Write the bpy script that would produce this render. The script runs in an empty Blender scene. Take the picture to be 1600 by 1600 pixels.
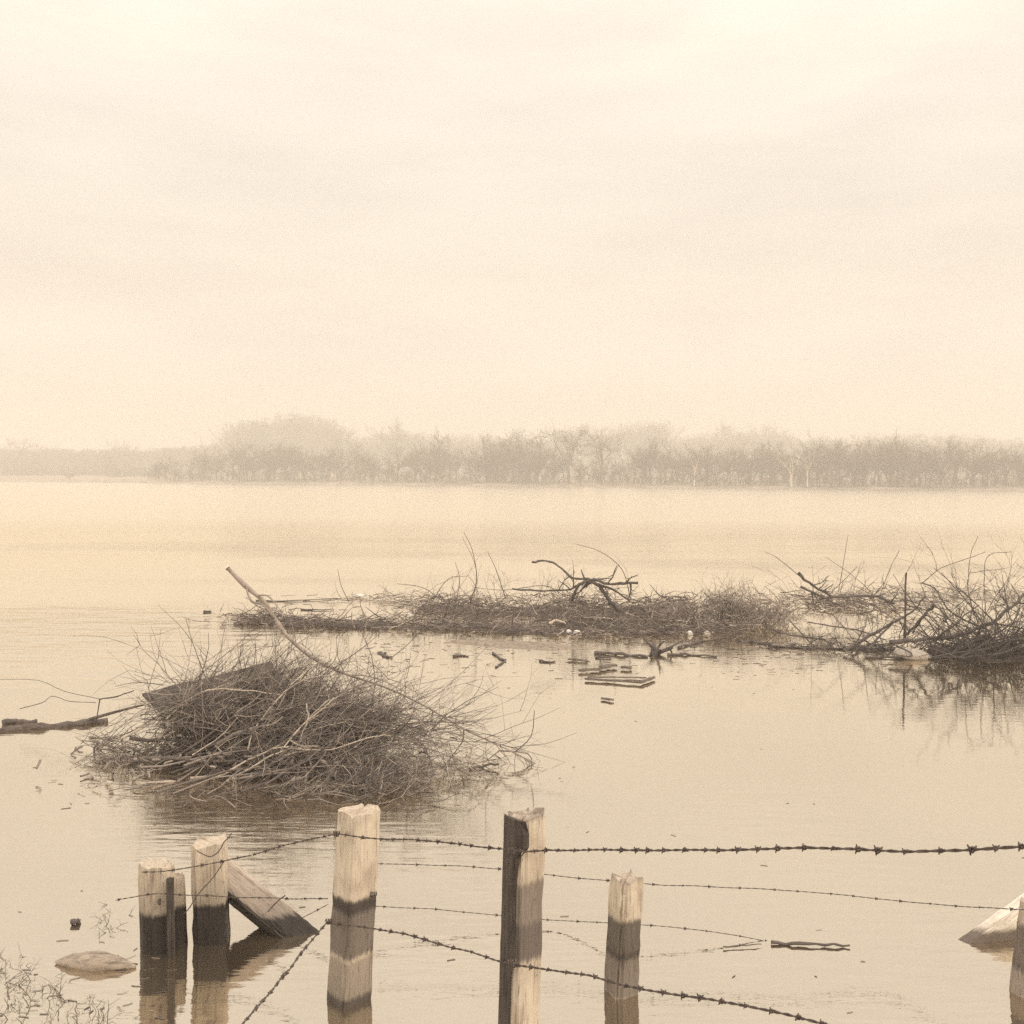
import bpy, math, random
import numpy as np
from mathutils import Vector, Matrix, Quaternion

scene = bpy.context.scene
COL = scene.collection
RNG = np.random.default_rng(7)
random.seed(7)

# ------------------------------------------------------------------ camera
H, F = 2.0, 1600.0                       # eye height above the flood water, focal length in photo pixels
cam_data = bpy.data.cameras.new('camera')
cam = bpy.data.objects.new('camera', cam_data)
COL.objects.link(cam)
cam_data.sensor_width = 36.0
cam_data.lens = 36.0 * F / 1600.0
cam_data.clip_start = 0.1
cam_data.clip_end = 9000.0
PITCH, ROLL = math.atan(55 / 1600.0), math.radians(0.29)
CM = (Matrix.Rotation(math.pi / 2 - PITCH, 3, 'X') @ Matrix.Rotation(ROLL, 3, 'Z'))
cam.matrix_world = Matrix.Translation((0, 0, H)) @ CM.to_4x4()
scene.camera = cam

# ------------------------------------------------------------------ sky
SUN_EL, SUN_AZ = math.radians(42), math.radians(118)     # azimuth clockwise from +Y (view direction)
world = bpy.data.worlds.new('World')
scene.world = world
world.use_nodes = True
wn, wl = world.node_tree.nodes, world.node_tree.links
wn.clear()
out = wn.new('ShaderNodeOutputWorld')
bg = wn.new('ShaderNodeBackground'); bg.inputs['Strength'].default_value = 0.1
sky = wn.new('ShaderNodeTexSky'); sky.sky_type = 'NISHITA'; sky.sun_disc = False
sky.sun_elevation, sky.sun_rotation = SUN_EL, SUN_AZ
sky.air_density, sky.dust_density, sky.ozone_density = 1.0, 4.0, 0.5
bw = wn.new('ShaderNodeRGBToBW')
tint = wn.new('ShaderNodeMix'); tint.data_type = 'RGBA'; tint.blend_type = 'MULTIPLY'
tint.inputs[0].default_value = 1.0
tint.inputs[7].default_value = (1.0, 0.87, 0.70, 1)
tc = wn.new('ShaderNodeTexCoord')
mp = wn.new('ShaderNodeMapping'); mp.inputs['Scale'].default_value = (1.6, 1.6, 6.5)
nz = wn.new('ShaderNodeTexNoise'); nz.inputs['Scale'].default_value = 2.9
nz.inputs['Detail'].default_value = 5; nz.inputs['Roughness'].default_value = 0.52
cr = wn.new('ShaderNodeValToRGB')
cr.color_ramp.elements[0].position = 0.34; cr.color_ramp.elements[0].color = (0.875, 0.795, 0.71, 1)
cr.color_ramp.elements[1].position = 0.66; cr.color_ramp.elements[1].color = (1.0, 0.905, 0.795, 1)
up = wn.new('ShaderNodeVectorMath'); up.operation = 'SCALE'; up.inputs['Scale'].default_value = 9.45
mx = wn.new('ShaderNodeMix'); mx.data_type = 'RGBA'; mx.inputs[0].default_value = 0.9
wl.new(sky.outputs[0], bw.inputs[0]); wl.new(bw.outputs[0], tint.inputs[6])
wl.new(tc.outputs['Generated'], mp.inputs[0]); wl.new(mp.outputs[0], nz.inputs['Vector'])
wl.new(nz.outputs['Fac'], cr.inputs[0]); wl.new(cr.outputs[0], up.inputs[0])
# overcast: the cloud deck brightens steadily from the horizon to the zenith
sx_ = wn.new('ShaderNodeSeparateXYZ'); wl.new(tc.outputs['Generated'], sx_.inputs[0])
gr = wn.new('ShaderNodeMapRange'); gr.interpolation_type = 'SMOOTHSTEP'
gr.inputs[1].default_value = 0.18; gr.inputs[2].default_value = 0.75
gr.inputs[3].default_value = 1.0; gr.inputs[4].default_value = 1.7
wl.new(sx_.outputs['Z'], gr.inputs[0])
up2 = wn.new('ShaderNodeVectorMath'); up2.operation = 'SCALE'
wl.new(up.outputs[0], up2.inputs[0]); wl.new(gr.outputs[0], up2.inputs['Scale'])
wl.new(tint.outputs[2], mx.inputs[6]); wl.new(up2.outputs[0], mx.inputs[7])
wl.new(mx.outputs[2], bg.inputs['Color']); wl.new(bg.outputs[0], out.inputs[0])

sun_data = bpy.data.lights.new('sun', 'SUN')
sun_data.energy = 1.1; sun_data.angle = math.radians(14); sun_data.color = (1.0, 0.86, 0.70)
sun = bpy.data.objects.new('sun', sun_data); COL.objects.link(sun)
sdir = Vector((math.sin(SUN_AZ) * math.cos(SUN_EL), math.cos(SUN_AZ) * math.cos(SUN_EL), math.sin(SUN_EL)))
sun.rotation_euler = sdir.to_track_quat('Z', 'Y').to_euler()
sun.location = sdir * 60

vs = scene.view_settings
scene.display_settings.display_device = 'sRGB'
vs.view_transform = 'Standard'; vs.look = 'None'; vs.exposure = 0.1; vs.gamma = 1.0
vs.use_curve_mapping = False
scene.cycles.use_denoising = False      # keep the grain of the old plate
scene.cycles.max_bounces = 8
scene.cycles.volume_bounces = 2
scene.cycles.transparent_max_bounces = 8

# ------------------------------------------------------------------ helpers
def ray(x, y):
    return CM @ Vector(((x - 800) / F, -(y - 800) / F, -1.0))

def P(x, y, d):                          # the place that photo point (x, y) shows at distance d along the view
    r = ray(x, y); s = d / r.y
    return np.array((r.x * s, d, H + r.z * s))

def W(x, y, z=0.0):                      # the place on the water
    r = ray(x, y); s = (z - H) / r.z
    return np.array((r.x * s, r.y * s, z))

def pix(p):
    v = CM.transposed() @ (Vector(p) - Vector((0, 0, H)))
    return 800 + F * v.x / -v.z, 800 - F * v.y / -v.z

def tag(o, label=None, cat=None, group=None, kind=None):
    if label: o['label'] = label
    if cat: o['category'] = cat
    if group: o['group'] = group
    if kind: o['kind'] = kind
    return o

def empty(name, loc=(0, 0, 0)):
    o = bpy.data.objects.new(name, None); o.location = Vector(loc); o.empty_display_size = 0.1
    COL.objects.link(o)
    return o

def link(name, me, mat=None, parent=None):
    o = bpy.data.objects.new(name, me)
    if mat: me.materials.append(mat)
    COL.objects.link(o)
    if parent is not None:
        o.parent = parent
        o.matrix_parent_inverse = Matrix.Translation(-parent.location)
    return o

class Tubes:
    """polylines swept into thin tubes and joined into one mesh"""
    def __init__(self): self.b = {}
    def add(self, pts, r, sides=3):
        pts = np.asarray(pts, float); n = len(pts)
        r = np.broadcast_to(np.asarray(r, float), (n,))
        self.b.setdefault((n, sides), []).append((pts, r))
    def extend(self, other):
        for k, v in other.b.items(): self.b.setdefault(k, []).extend(v)
    def arrays(self):
        V, Fc, off = [], [], 0
        for (n, s), lst in self.b.items():
            Pp = np.stack([a for a, _ in lst]); R = np.stack([b for _, b in lst]); m = len(lst)
            T = np.gradient(Pp, axis=1)
            T /= np.linalg.norm(T, axis=2, keepdims=True) + 1e-12
            ref = np.where(np.abs(T[:, :1, 2:3]) > 0.85, np.array([1.0, 0, 0]), np.array([0, 0, 1.0]))
            A = np.cross(T, np.broadcast_to(ref, T.shape)); A /= np.linalg.norm(A, axis=2, keepdims=True) + 1e-12
            B = np.cross(T, A)
            ang = np.arange(s) * 2 * math.pi / s
            ring = (Pp[:, :, None, :] + R[:, :, None, None] *
                    (A[:, :, None, :] * np.cos(ang)[None, None, :, None] + B[:, :, None, :] * np.sin(ang)[None, None, :, None]))
            V.append(ring.reshape(-1, 3))
            i, j, k = np.meshgrid(np.arange(m), np.arange(n - 1), np.arange(s), indexing='ij')
            base = off + i * n * s
            k2 = (k + 1) % s
            q = np.stack([base + j * s + k, base + j * s + k2, base + (j + 1) * s + k2, base + (j + 1) * s + k], -1)
            Fc.append(q.reshape(-1, 4))
            if s >= 5:                   # close the ends of thick pieces with a fan-like strip of quads
                for jj in (0, n - 1):
                    b0 = off + np.arange(m) * n * s + jj * s
                    for a in range(1, s - 1, 2):
                        c = min(a + 2, s - 1)
                        Fc.append(np.stack([b0, b0 + a, b0 + a + 1, b0 + c], -1) if c != a + 1 else
                                  np.stack([b0, b0 + a, b0 + a + 1, b0 + a + 1], -1))
            off += m * n * s
        return np.concatenate(V), np.concatenate(Fc)
    def mesh(self, name, origin=(0, 0, 0)):
        V, Fc = self.arrays(); V = V - np.asarray(origin)
        tri = Fc[:, 2] == Fc[:, 3]
        me = bpy.data.meshes.new(name)
        if tri.any():
            me.from_pydata(V.tolist(), [], [f[:3] if t else f for f, t in zip(Fc.tolist(), tri)])
        else:
            me.vertices.add(len(V)); me.vertices.foreach_set('co', V.astype(np.float32).ravel())
            nf = len(Fc)
            me.loops.add(nf * 4); me.loops.foreach_set('vertex_index', Fc.astype(np.int32).ravel())
            me.polygons.add(nf); me.polygons.foreach_set('loop_start', (np.arange(nf) * 4).astype(np.int32))
            me.update(calc_edges=True)
        me.polygons.foreach_set('use_smooth', np.ones(len(me.polygons), bool))
        me.update()
        return me

def unit(v):
    v = np.asarray(v, float); return v / (np.linalg.norm(v) + 1e-12)

def wander(p, d, L, n, wob, lift=0.0):
    """a crooked polyline starting at p, heading d"""
    pts = [np.asarray(p, float)]; d = unit(d); step = L / (n - 1)
    for _ in range(n - 1):
        d = unit(d + RNG.normal(0, wob, 3) + np.array((0, 0, lift)))
        pts.append(pts[-1] + d * step)
    return np.array(pts), d

def smooth(pts, k=4):
    """Catmull-Rom through a few given points"""
    pts = [np.asarray(p, float) for p in pts]
    if len(pts) < 3: 
        return np.array([pts[0] + (pts[1] - pts[0]) * t for t in np.linspace(0, 1, k + 1)])
    q = [2 * pts[0] - pts[1]] + pts + [2 * pts[-1] - pts[-2]]
    o = []
    for i in range(1, len(q) - 2):
        for t in np.linspace(0, 1, k, endpoint=False):
            o.append(0.5 * (2 * q[i] + (q[i + 1] - q[i - 1]) * t + (2 * q[i - 1] - 5 * q[i] + 4 * q[i + 1] - q[i + 2]) * t * t
                            + (3 * q[i] - q[i - 1] - 3 * q[i + 1] + q[i + 2]) * t ** 3))
    o.append(pts[-1])
    return np.array(o)

def twiggy(tb, p, d, L, r, lvl, wob=0.16, lift=0.0, kids=4, spread=0.75, zmin=-0.06, n=6):
    """a branch with side twigs, `lvl` more generations"""
    pts, _ = wander(p, d, L, n, wob, lift)
    pts[:, 2] = np.maximum(pts[:, 2], zmin)
    tb.add(pts, np.linspace(r, r * 0.35, n), 4 if r > 0.007 else 3)
    if lvl <= 0: return
    for _ in range(kids):
        t = RNG.uniform(0.2, 0.95); i = min(int(t * (n - 1)), n - 2)
        q = pts[i] + (pts[i + 1] - pts[i]) * RNG.random()
        dd = unit(unit(pts[i + 1] - pts[i]) + RNG.normal(0, spread, 3) * np.array((1, 1, 0.8)))
        twiggy(tb, q, dd, L * RNG.uniform(0.25, 0.6), r * 0.5, lvl - 1, wob, lift, max(2, kids - 1), spread, zmin, max(4, n - 1))

# ------------------------------------------------------------------ materials
def grey(c, k=1.0):                      # weathered wood is a cool grey brown
    return (min(1, c[0] * k), min(1, c[1] * 1.08 * k), min(1, c[2] * 1.22 * k))

def mat_new(name):
    m = bpy.data.materials.new(name); m.use_nodes = True
    nt = m.node_tree
    return m, nt.nodes, nt.links, nt.nodes['Principled BSDF']

def ramp(n, stops):
    c = n.new('ShaderNodeValToRGB'); e = c.color_ramp.elements
    while len(e) < len(stops): e.new(0.5)
    for el, (p, col) in zip(e, stops):
        el.position = p; el.color = (*col, 1)
    return c

def twig_mat(name, stops, rough=0.85, cool=True):
    """bark whose tone differs from twig to twig"""
    m, n, l, b = mat_new(name)
    g = n.new('ShaderNodeNewGeometry')
    c = ramp(n, [(p, grey(q, 1.5) if cool else q) for p, q in stops])
    l.new(g.outputs['Random Per Island'], c.inputs[0])
    t = n.new('ShaderNodeTexNoise'); t.inputs['Scale'].default_value = 14; t.inputs['Detail'].default_value = 3
    l.new(g.outputs['Position'], t.inputs['Vector'])
    mr = n.new('ShaderNodeMapRange'); mr.inputs[1].default_value = 0.3; mr.inputs[2].default_value = 0.7
    mr.inputs[3].default_value = 0.75; mr.inputs[4].default_value = 1.2
    l.new(t.outputs['Fac'], mr.inputs[0])
    v = n.new('ShaderNodeVectorMath'); v.operation = 'SCALE'
    l.new(c.outputs[0], v.inputs[0]); l.new(mr.outputs[0], v.inputs['Scale'])
    l.new(v.outputs[0], b.inputs['Base Color'])
    b.inputs['Roughness'].default_value = rough
    b.inputs['Specular IOR Level'].default_value = 0.25
    return m

def wood_mat(name, dark, light, wet_z=None, wet=(0.035, 0.027, 0.022), scale=(26, 26, 2.2), bands=(), damp=0.75):
    """weathered timber: upright grain, cracks, and a soak line where the flood has wetted it"""
    dark, light, wet = grey(dark, 1.15), grey(light, 1.15), grey(wet, 1.3)
    bands = [(q0, q1, grey(t, 1.15)) for q0, q1, t in bands]
    m, n, l, b = mat_new(name)
    g = n.new('ShaderNodeNewGeometry'); tcn = n.new('ShaderNodeTexCoord')
    mpn = n.new('ShaderNodeMapping'); mpn.inputs['Scale'].default_value = scale
    l.new(tcn.outputs['Object'], mpn.inputs[0])
    t = n.new('ShaderNodeTexNoise'); t.inputs['Scale'].default_value = 3.0; t.inputs['Detail'].default_value = 6
    t.inputs['Roughness'].default_value = 0.62
    l.new(mpn.outputs[0], t.inputs['Vector'])
    c = ramp(n, [(0.28, dark), (0.52, light), (0.75, tuple(min(1, v * 1.12) for v in light))])
    l.new(t.outputs['Fac'], c.inputs[0])
    t2 = n.new('ShaderNodeTexNoise'); t2.inputs['Scale'].default_value = 9.0; t2.inputs['Detail'].default_value = 4
    l.new(tcn.outputs['Object'], t2.inputs['Vector'])
    blot = n.new('ShaderNodeMix'); blot.data_type = 'RGBA'; blot.blend_type = 'MULTIPLY'
    c2 = ramp(n, [(0.35, (0.66, 0.62, 0.6)), (0.55, (1, 1, 1))])
    l.new(t2.outputs['Fac'], c2.inputs[0])
    blot.inputs[0].default_value = 0.7
    l.new(c.outputs[0], blot.inputs[6]); l.new(c2.outputs[0], blot.inputs[7])
    colr = blot.outputs[2]
    sep = n.new('ShaderNodeSeparateXYZ'); l.new(g.outputs['Position'], sep.inputs[0])
    jag = n.new('ShaderNodeMath'); jag.operation = 'MULTIPLY_ADD'
    jag.inputs[1].default_value = -0.05
    l.new(t.outputs['Fac'], jag.inputs[0]); l.new(sep.outputs['Z'], jag.inputs[2])
    jag2 = n.new('ShaderNodeMath'); jag2.operation = 'ADD'; jag2.inputs[1].default_value = 0.025
    l.new(jag.outputs[0], jag2.inputs[0])
    rough_in = None
    for (z0, z1, tone) in bands:         # tone bands round the post: stains, and on two posts a painted reflection
        a = n.new('ShaderNodeMapRange'); a.interpolation_type = 'SMOOTHSTEP'
        a.inputs[1].default_value = z0 - 0.02; a.inputs[2].default_value = z0 + 0.01
        bb = n.new('ShaderNodeMapRange'); bb.interpolation_type = 'SMOOTHSTEP'
        bb.inputs[1].default_value = z1 - 0.01; bb.inputs[2].default_value = z1 + 0.015
        bb.inputs[3].default_value = 1; bb.inputs[4].default_value = 0
        l.new(jag2.outputs[0], a.inputs[0]); l.new(jag2.outputs[0], bb.inputs[0])
        mu = n.new('ShaderNodeMath'); mu.operation = 'MULTIPLY'
        l.new(a.outputs[0], mu.inputs[0]); l.new(bb.outputs[0], mu.inputs[1])
        k = n.new('ShaderNodeMath'); k.operation = 'MULTIPLY'; k.inputs[1].default_value = 0.85
        l.new(mu.outputs[0], k.inputs[0])
        mm = n.new('ShaderNodeMix'); mm.data_type = 'RGBA'
        l.new(k.outputs[0], mm.inputs[0]); l.new(colr, mm.inputs[6]); mm.inputs[7].default_value = (*tone, 1)
        colr = mm.outputs[2]
    if wet_z is not None:
        dz = n.new('ShaderNodeMath'); dz.operation = 'MULTIPLY_ADD'; dz.inputs[1].default_value = -0.16   # damp creeping up unevenly
        l.new(t2.outputs['Fac'], dz.inputs[0]); l.new(jag2.outputs[0], dz.inputs[2])
        da = n.new('ShaderNodeMapRange'); da.inputs[1].default_value = wet_z - 0.10; da.inputs[2].default_value = wet_z + 0.06
        da.inputs[3].default_value = damp; da.inputs[4].default_value = 0
        l.new(dz.outputs[0], da.inputs[0])
        dm = n.new('ShaderNodeMix'); dm.data_type = 'RGBA'
        l.new(da.outputs[0], dm.inputs[0]); l.new(colr, dm.inputs[6]); dm.inputs[7].default_value = (*[v * .42 for v in light], 1)
        colr = dm.outputs[2]
        a = n.new('ShaderNodeMapRange'); a.interpolation_type = 'SMOOTHSTEP'
        a.inputs[1].default_value = wet_z - 0.012; a.inputs[2].default_value = wet_z + 0.014
        a.inputs[3].default_value = 1; a.inputs[4].default_value = 0
        l.new(jag2.outputs[0], a.inputs[0])
        mm = n.new('ShaderNodeMix'); mm.data_type = 'RGBA'
        l.new(a.outputs[0], mm.inputs[0]); l.new(colr, mm.inputs[6]); mm.inputs[7].default_value = (*wet, 1)
        colr = mm.outputs[2]
        r = n.new('ShaderNodeMapRange'); r.inputs[3].default_value = 0.85; r.inputs[4].default_value = 0.45
        l.new(a.outputs[0], r.inputs[0]); l.new(r.outputs[0], b.inputs['Roughness'])
    else:
        b.inputs['Roughness'].default_value = 0.85
    b.inputs['Specular IOR Level'].default_value = 0.2
    mc = n.new('ShaderNodeMapping'); mc.inputs['Scale'].default_value = tuple(v * (1.7 if v > 10 else .4) for v in scale)
    l.new(tcn.outputs['Object'], mc.inputs[0])
    tk = n.new('ShaderNodeTexNoise'); tk.inputs['Scale'].default_value = 1.6; tk.inputs['Detail'].default_value = 2
    l.new(mc.outputs[0], tk.inputs['Vector'])
    ck = ramp(n, [(0.485, (1, 1, 1)), (0.5, (0.3, 0.27, 0.25)), (0.515, (1, 1, 1))])
    l.new(tk.outputs['Fac'], ck.inputs[0])
    cm2 = n.new('ShaderNodeMix'); cm2.data_type = 'RGBA'; cm2.blend_type = 'MULTIPLY'; cm2.inputs[0].default_value = 0.75
    l.new(colr, cm2.inputs[6]); l.new(ck.outputs[0], cm2.inputs[7]); colr = cm2.outputs[2]
    l.new(colr, b.inputs['Base Color'])
    bp = n.new('ShaderNodeBump'); bp.inputs['Strength'].default_value = 0.5; bp.inputs['Distance'].default_value = 0.01
    l.new(t.outputs['Fac'], bp.inputs['Height']); l.new(bp.outputs[0], b.inputs['Normal'])
    return m

def plain_mat(name, a, b_, scale=8, rough=0.9):
    a, b_ = grey(a, 1.1), grey(b_, 1.1)
    m, n, l, b = mat_new(name)
    g = n.new('ShaderNodeNewGeometry')
    t = n.new('ShaderNodeTexNoise'); t.inputs['Scale'].default_value = scale; t.inputs['Detail'].default_value = 5
    l.new(g.outputs['Position'], t.inputs['Vector'])
    c = ramp(n, [(0.32, a), (0.68, b_)])
    l.new(t.outputs['Fac'], c.inputs[0]); l.new(c.outputs[0], b.inputs['Base Color'])
    b.inputs['Roughness'].default_value = rough; b.inputs['Specular IOR Level'].default_value = 0.2
    bp = n.new('ShaderNodeBump'); bp.inputs['Strength'].default_value = 0.4; bp.inputs['Distance'].default_value = 0.02
    l.new(t.outputs['Fac'], bp.inputs['Height']); l.new(bp.outputs[0], b.inputs['Normal'])
    return m

M_BRUSH = twig_mat('brush_twigs', [(0.0, (0.075, 0.058, 0.046)), (0.5, (0.15, 0.118, 0.094)), (0.8, (0.24, 0.19, 0.15)), (1.0, (0.40, 0.32, 0.24))])
M_RAFT = twig_mat('drift_twigs', [(0.0, (0.07, 0.053, 0.043)), (0.6, (0.14, 0.108, 0.085)), (0.9, (0.25, 0.19, 0.145)), (1.0, (0.5, 0.4, 0.3))])
M_VINE = twig_mat('dry_vines', [(0.0, (0.13, 0.10, 0.08)), (0.6, (0.22, 0.17, 0.13)), (1.0, (0.42, 0.33, 0.25))])
M_DARK = twig_mat('dark_wet_bark', [(0.0, (0.055, 0.043, 0.036)), (1.0, (0.11, 0.086, 0.07))], 0.7)
M_PALE = twig_mat('bare_pale_wood', [(0.0, (0.36, 0.285, 0.21)), (1.0, (0.5, 0.4, 0.29))])
M_BOUGH = twig_mat('grey_bark', [(0.0, (0.22, 0.17, 0.13)), (1.0, (0.28, 0.215, 0.16))])
M_CUT = plain_mat('fresh_cut_wood', (0.75, 0.64, 0.5), (0.85, 0.74, 0.58), 40)
M_WHITE = plain_mat('pale_glaze', (0.72, 0.63, 0.52), (0.85, 0.76, 0.64), 12, 0.5)
M_SACK = plain_mat('pale_sackcloth', (0.42, 0.34, 0.26), (0.56, 0.46, 0.36), 20)
M_MAT = plain_mat('sodden_litter', (0.06, 0.046, 0.037), (0.17, 0.13, 0.1), 22)
M_SCUM = plain_mat('reed_scum', (0.2, 0.15, 0.11), (0.36, 0.28, 0.2), 18)
M_WIRE = plain_mat('rusty_wire', (0.075, 0.056, 0.046), (0.15, 0.11, 0.085), 60, 0.6)
M_TREE = twig_mat('winter_twigs', [(0.0, (0.085, 0.058, 0.038)), (1.0, (0.2, 0.137, 0.088))], 0.85, False)
M_TRUNK = twig_mat('winter_bark', [(0.0, (0.055, 0.043, 0.035)), (1.0, (0.11, 0.085, 0.066))])
M_WTRUNK = twig_mat('white_bark', [(0.0, (0.5, 0.41, 0.31)), (1.0, (0.62, 0.51, 0.39))])
M_BANK = plain_mat('dead_grass_bank', (0.26, 0.2, 0.14), (0.42, 0.33, 0.23), 0.35)
M_HILL = plain_mat('winter_field', (0.2, 0.155, 0.11), (0.32, 0.25, 0.17), 0.02)
M_MUD = plain_mat('river_mud', (0.16, 0.12, 0.085), (0.24, 0.18, 0.125), 0.6)

def water_mat():
    m, n, l, b = mat_new('flood_water')
    n.remove(b)
    o = n['Material Output']
    g = n.new('ShaderNodeNewGeometry')
    # ripples: calm near the brush, a breeze-ruffled patch on the left, long swells far out
    mp1 = n.new('ShaderNodeMapping'); mp1.inputs['Scale'].default_value = (0.9, 2.6, 1)
    mp2 = n.new('ShaderNodeMapping'); mp2.inputs['Scale'].default_value = (2.2, 9.0, 1)
    l.new(g.outputs['Position'], mp1.inputs[0]); l.new(g.outputs['Position'], mp2.inputs[0])
    n1 = n.new('ShaderNodeTexNoise'); n1.inputs['Scale'].default_value = 1.2; n1.inputs['Detail'].default_value = 4
    n2 = n.new('ShaderNodeTexNoise'); n2.inputs['Scale'].default_value = 1.6; n2.inputs['Detail'].default_value = 4
    l.new(mp1.outputs[0], n1.inputs['Vector']); l.new(mp2.outputs[0], n2.inputs['Vector'])
    nm = n.new('ShaderNodeTexNoise'); nm.inputs['Scale'].default_value = 0.16; nm.inputs['Detail'].default_value = 3
    mpm = n.new('ShaderNodeMapping'); mpm.inputs['Scale'].default_value = (0.5, 1.5, 1); mpm.inputs['Location'].default_value = (1.7, 0.4, 0)
    l.new(g.outputs['Position'], mpm.inputs[0]); l.new(mpm.outputs[0], nm.inputs['Vector'])
    mk = n.new('ShaderNodeMapRange'); mk.inputs[1].default_value = 0.42; mk.inputs[2].default_value = 0.68
    mk.inputs[3].default_value = 0.03; mk.inputs[4].default_value = 0.55
    l.new(nm.outputs['Fac'], mk.inputs[0])
    # the breeze patch itself: out beyond the brush pile on the left
    vd = n.new('ShaderNodeVectorMath'); vd.operation = 'DISTANCE'; vd.inputs[1].default_value = (-6.2, 12.4, 0)
    l.new(g.outputs['Position'], vd.inputs[0])
    pm = n.new('ShaderNodeMapRange'); pm.interpolation_type = 'SMOOTHSTEP'
    pm.inputs[1].default_value = 1.0; pm.inputs[2].default_value = 4.6; pm.inputs[3].default_value = 1.0; pm.inputs[4].default_value = 0
    l.new(vd.outputs['Value'], pm.inputs[0])
    mxk = n.new('ShaderNodeMath'); mxk.operation = 'MAXIMUM'
    l.new(mk.outputs[0], mxk.inputs[0]); l.new(pm.outputs[0], mxk.inputs[1])
    h2 = n.new('ShaderNodeMath'); h2.operation = 'MULTIPLY'
    l.new(n2.outputs['Fac'], h2.inputs[0]); l.new(mxk.outputs[0], h2.inputs[1])
    hs = n.new('ShaderNodeMath'); hs.operation = 'MULTIPLY_ADD'; hs.inputs[1].default_value = 0.2
    l.new(n1.outputs['Fac'], hs.inputs[0]); l.new(h2.outputs[0], hs.inputs[2])
    mp3 = n.new('ShaderNodeMapping'); mp3.inputs['Scale'].default_value = (0.8, 1.9, 1); mp3.inputs['Rotation'].default_value = (0, 0, 0.06)
    l.new(g.outputs['Position'], mp3.inputs[0])
    n3 = n.new('ShaderNodeTexNoise'); n3.inputs['Scale'].default_value = 1.5; n3.inputs['Detail'].default_value = 3
    n3.inputs['Roughness'].default_value = 0.45
    l.new(mp3.outputs[0], n3.inputs['Vector'])
    h3 = n.new('ShaderNodeMath'); h3.operation = 'MULTIPLY'
    l.new(n3.outputs['Fac'], h3.inputs[0]); l.new(pm.outputs[0], h3.inputs[1])
    h4 = n.new('ShaderNodeMath'); h4.operation = 'MULTIPLY_ADD'; h4.inputs[1].default_value = 6.5
    l.new(h3.outputs[0], h4.inputs[0]); l.new(hs.outputs[0], h4.inputs[2])
    bp = n.new('ShaderNodeBump'); bp.inputs['Strength'].default_value = 0.7; bp.inputs['Distance'].default_value = 0.016
    l.new(h4.outputs[0], bp.inputs['Height'])
    df = n.new('ShaderNodeBsdfDiffuse')
    sm = n.new('ShaderNodeTexNoise'); sm.inputs['Scale'].default_value = 0.35; sm.inputs['Detail'].default_value = 4
    l.new(mp1.outputs[0], sm.inputs['Vector'])
    sc = ramp(n, [(0.3, (0.085, 0.066, 0.046)), (0.7, (0.12, 0.094, 0.068))])
    l.new(sm.outputs['Fac'], sc.inputs[0]); l.new(sc.outputs[0], df.inputs['Color'])
    gl = n.new('ShaderNodeBsdfGlossy'); gl.inputs['Color'].default_value = (1.0, 0.93, 0.805, 1)
    sy = n.new('ShaderNodeSeparateXYZ'); l.new(g.outputs['Position'], sy.inputs[0])
    rg = n.new('ShaderNodeMapRange'); rg.inputs[1].default_value = 17; rg.inputs[2].default_value = 48   # the open river is ruffled
    rg.inputs[3].default_value = 0.035; rg.inputs[4].default_value = 0.225
    l.new(sy.outputs['Y'], rg.inputs[0]); l.new(rg.outputs[0], gl.inputs['Roughness'])
    l.new(bp.outputs[0], gl.inputs['Normal'])
    lw = n.new('ShaderNodeLayerWeight'); lw.inputs['Blend'].default_value = 0.5
    l.new(bp.outputs[0], lw.inputs['Normal'])
    fr = n.new('ShaderNodeMapRange'); fr.inputs[1].default_value = 0.45; fr.inputs[2].default_value = 1.0
    fr.inputs[3].default_value = 0.53; fr.inputs[4].default_value = 0.97
    l.new(lw.outputs['Facing'], fr.inputs[0])
    ms = n.new('ShaderNodeMixShader')
    l.new(fr.outputs[0], ms.inputs[0]); l.new(df.outputs[0], ms.inputs[1]); l.new(gl.outputs[0], ms.inputs[2])
    l.new(ms.outputs[0], o.inputs['Surface'])
    return m
M_WATER = water_mat()

# ------------------------------------------------------------------ setting
def sheet(name, x0, x1, y0, y1, z, mat):
    me = bpy.data.meshes.new(name)
    me.from_pydata([(x0, y0, z), (x1, y0, z), (x1, y1, z), (x0, y1, z)], [], [(0, 1, 2, 3)])
    return tag(link(name, me, mat), kind='structure')

def grid_mesh(name, X, Y, Z, mat, keep=None, smooth_=True):
    ny, nx = Z.shape
    V = np.stack([X, Y, Z], -1).reshape(-1, 3)
    f = []
    for j in range(ny - 1):
        for i in range(nx - 1):
            q = (j * nx + i, j * nx + i + 1, (j + 1) * nx + i + 1, (j + 1) * nx + i)
            if keep is None or any(keep[a // nx, a % nx] for a in q): f.append(q)
    me = bpy.data.meshes.new(name); me.from_pydata(V.tolist(), [], f)
    if smooth_: me.polygons.foreach_set('use_smooth', np.ones(len(me.polygons), bool))
    return link(name, me, mat)

def vnoise(x, y, seed=0, octv=4):
    """cheap smooth value noise"""
    r = np.random.default_rng(seed); o = np.zeros_like(x); a = 1.0; tot = 0
    for k in range(octv):
        G = r.random((64, 64)); fx, fy = x * 2 ** k, y * 2 ** k
        xi, yi = np.floor(fx).astype(int), np.floor(fy).astype(int); tx, ty = fx - xi, fy - yi
        tx, ty = tx * tx * (3 - 2 * tx), ty * ty * (3 - 2 * ty)
        g = lambda i, j: G[i % 64, j % 64]
        o += a * ((g(xi, yi) * (1 - tx) + g(xi + 1, yi) * tx) * (1 - ty) + (g(xi, yi + 1) * (1 - tx) + g(xi + 1, yi + 1) * tx) * ty)
        tot += a; a *= 0.5
    return o / tot

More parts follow.
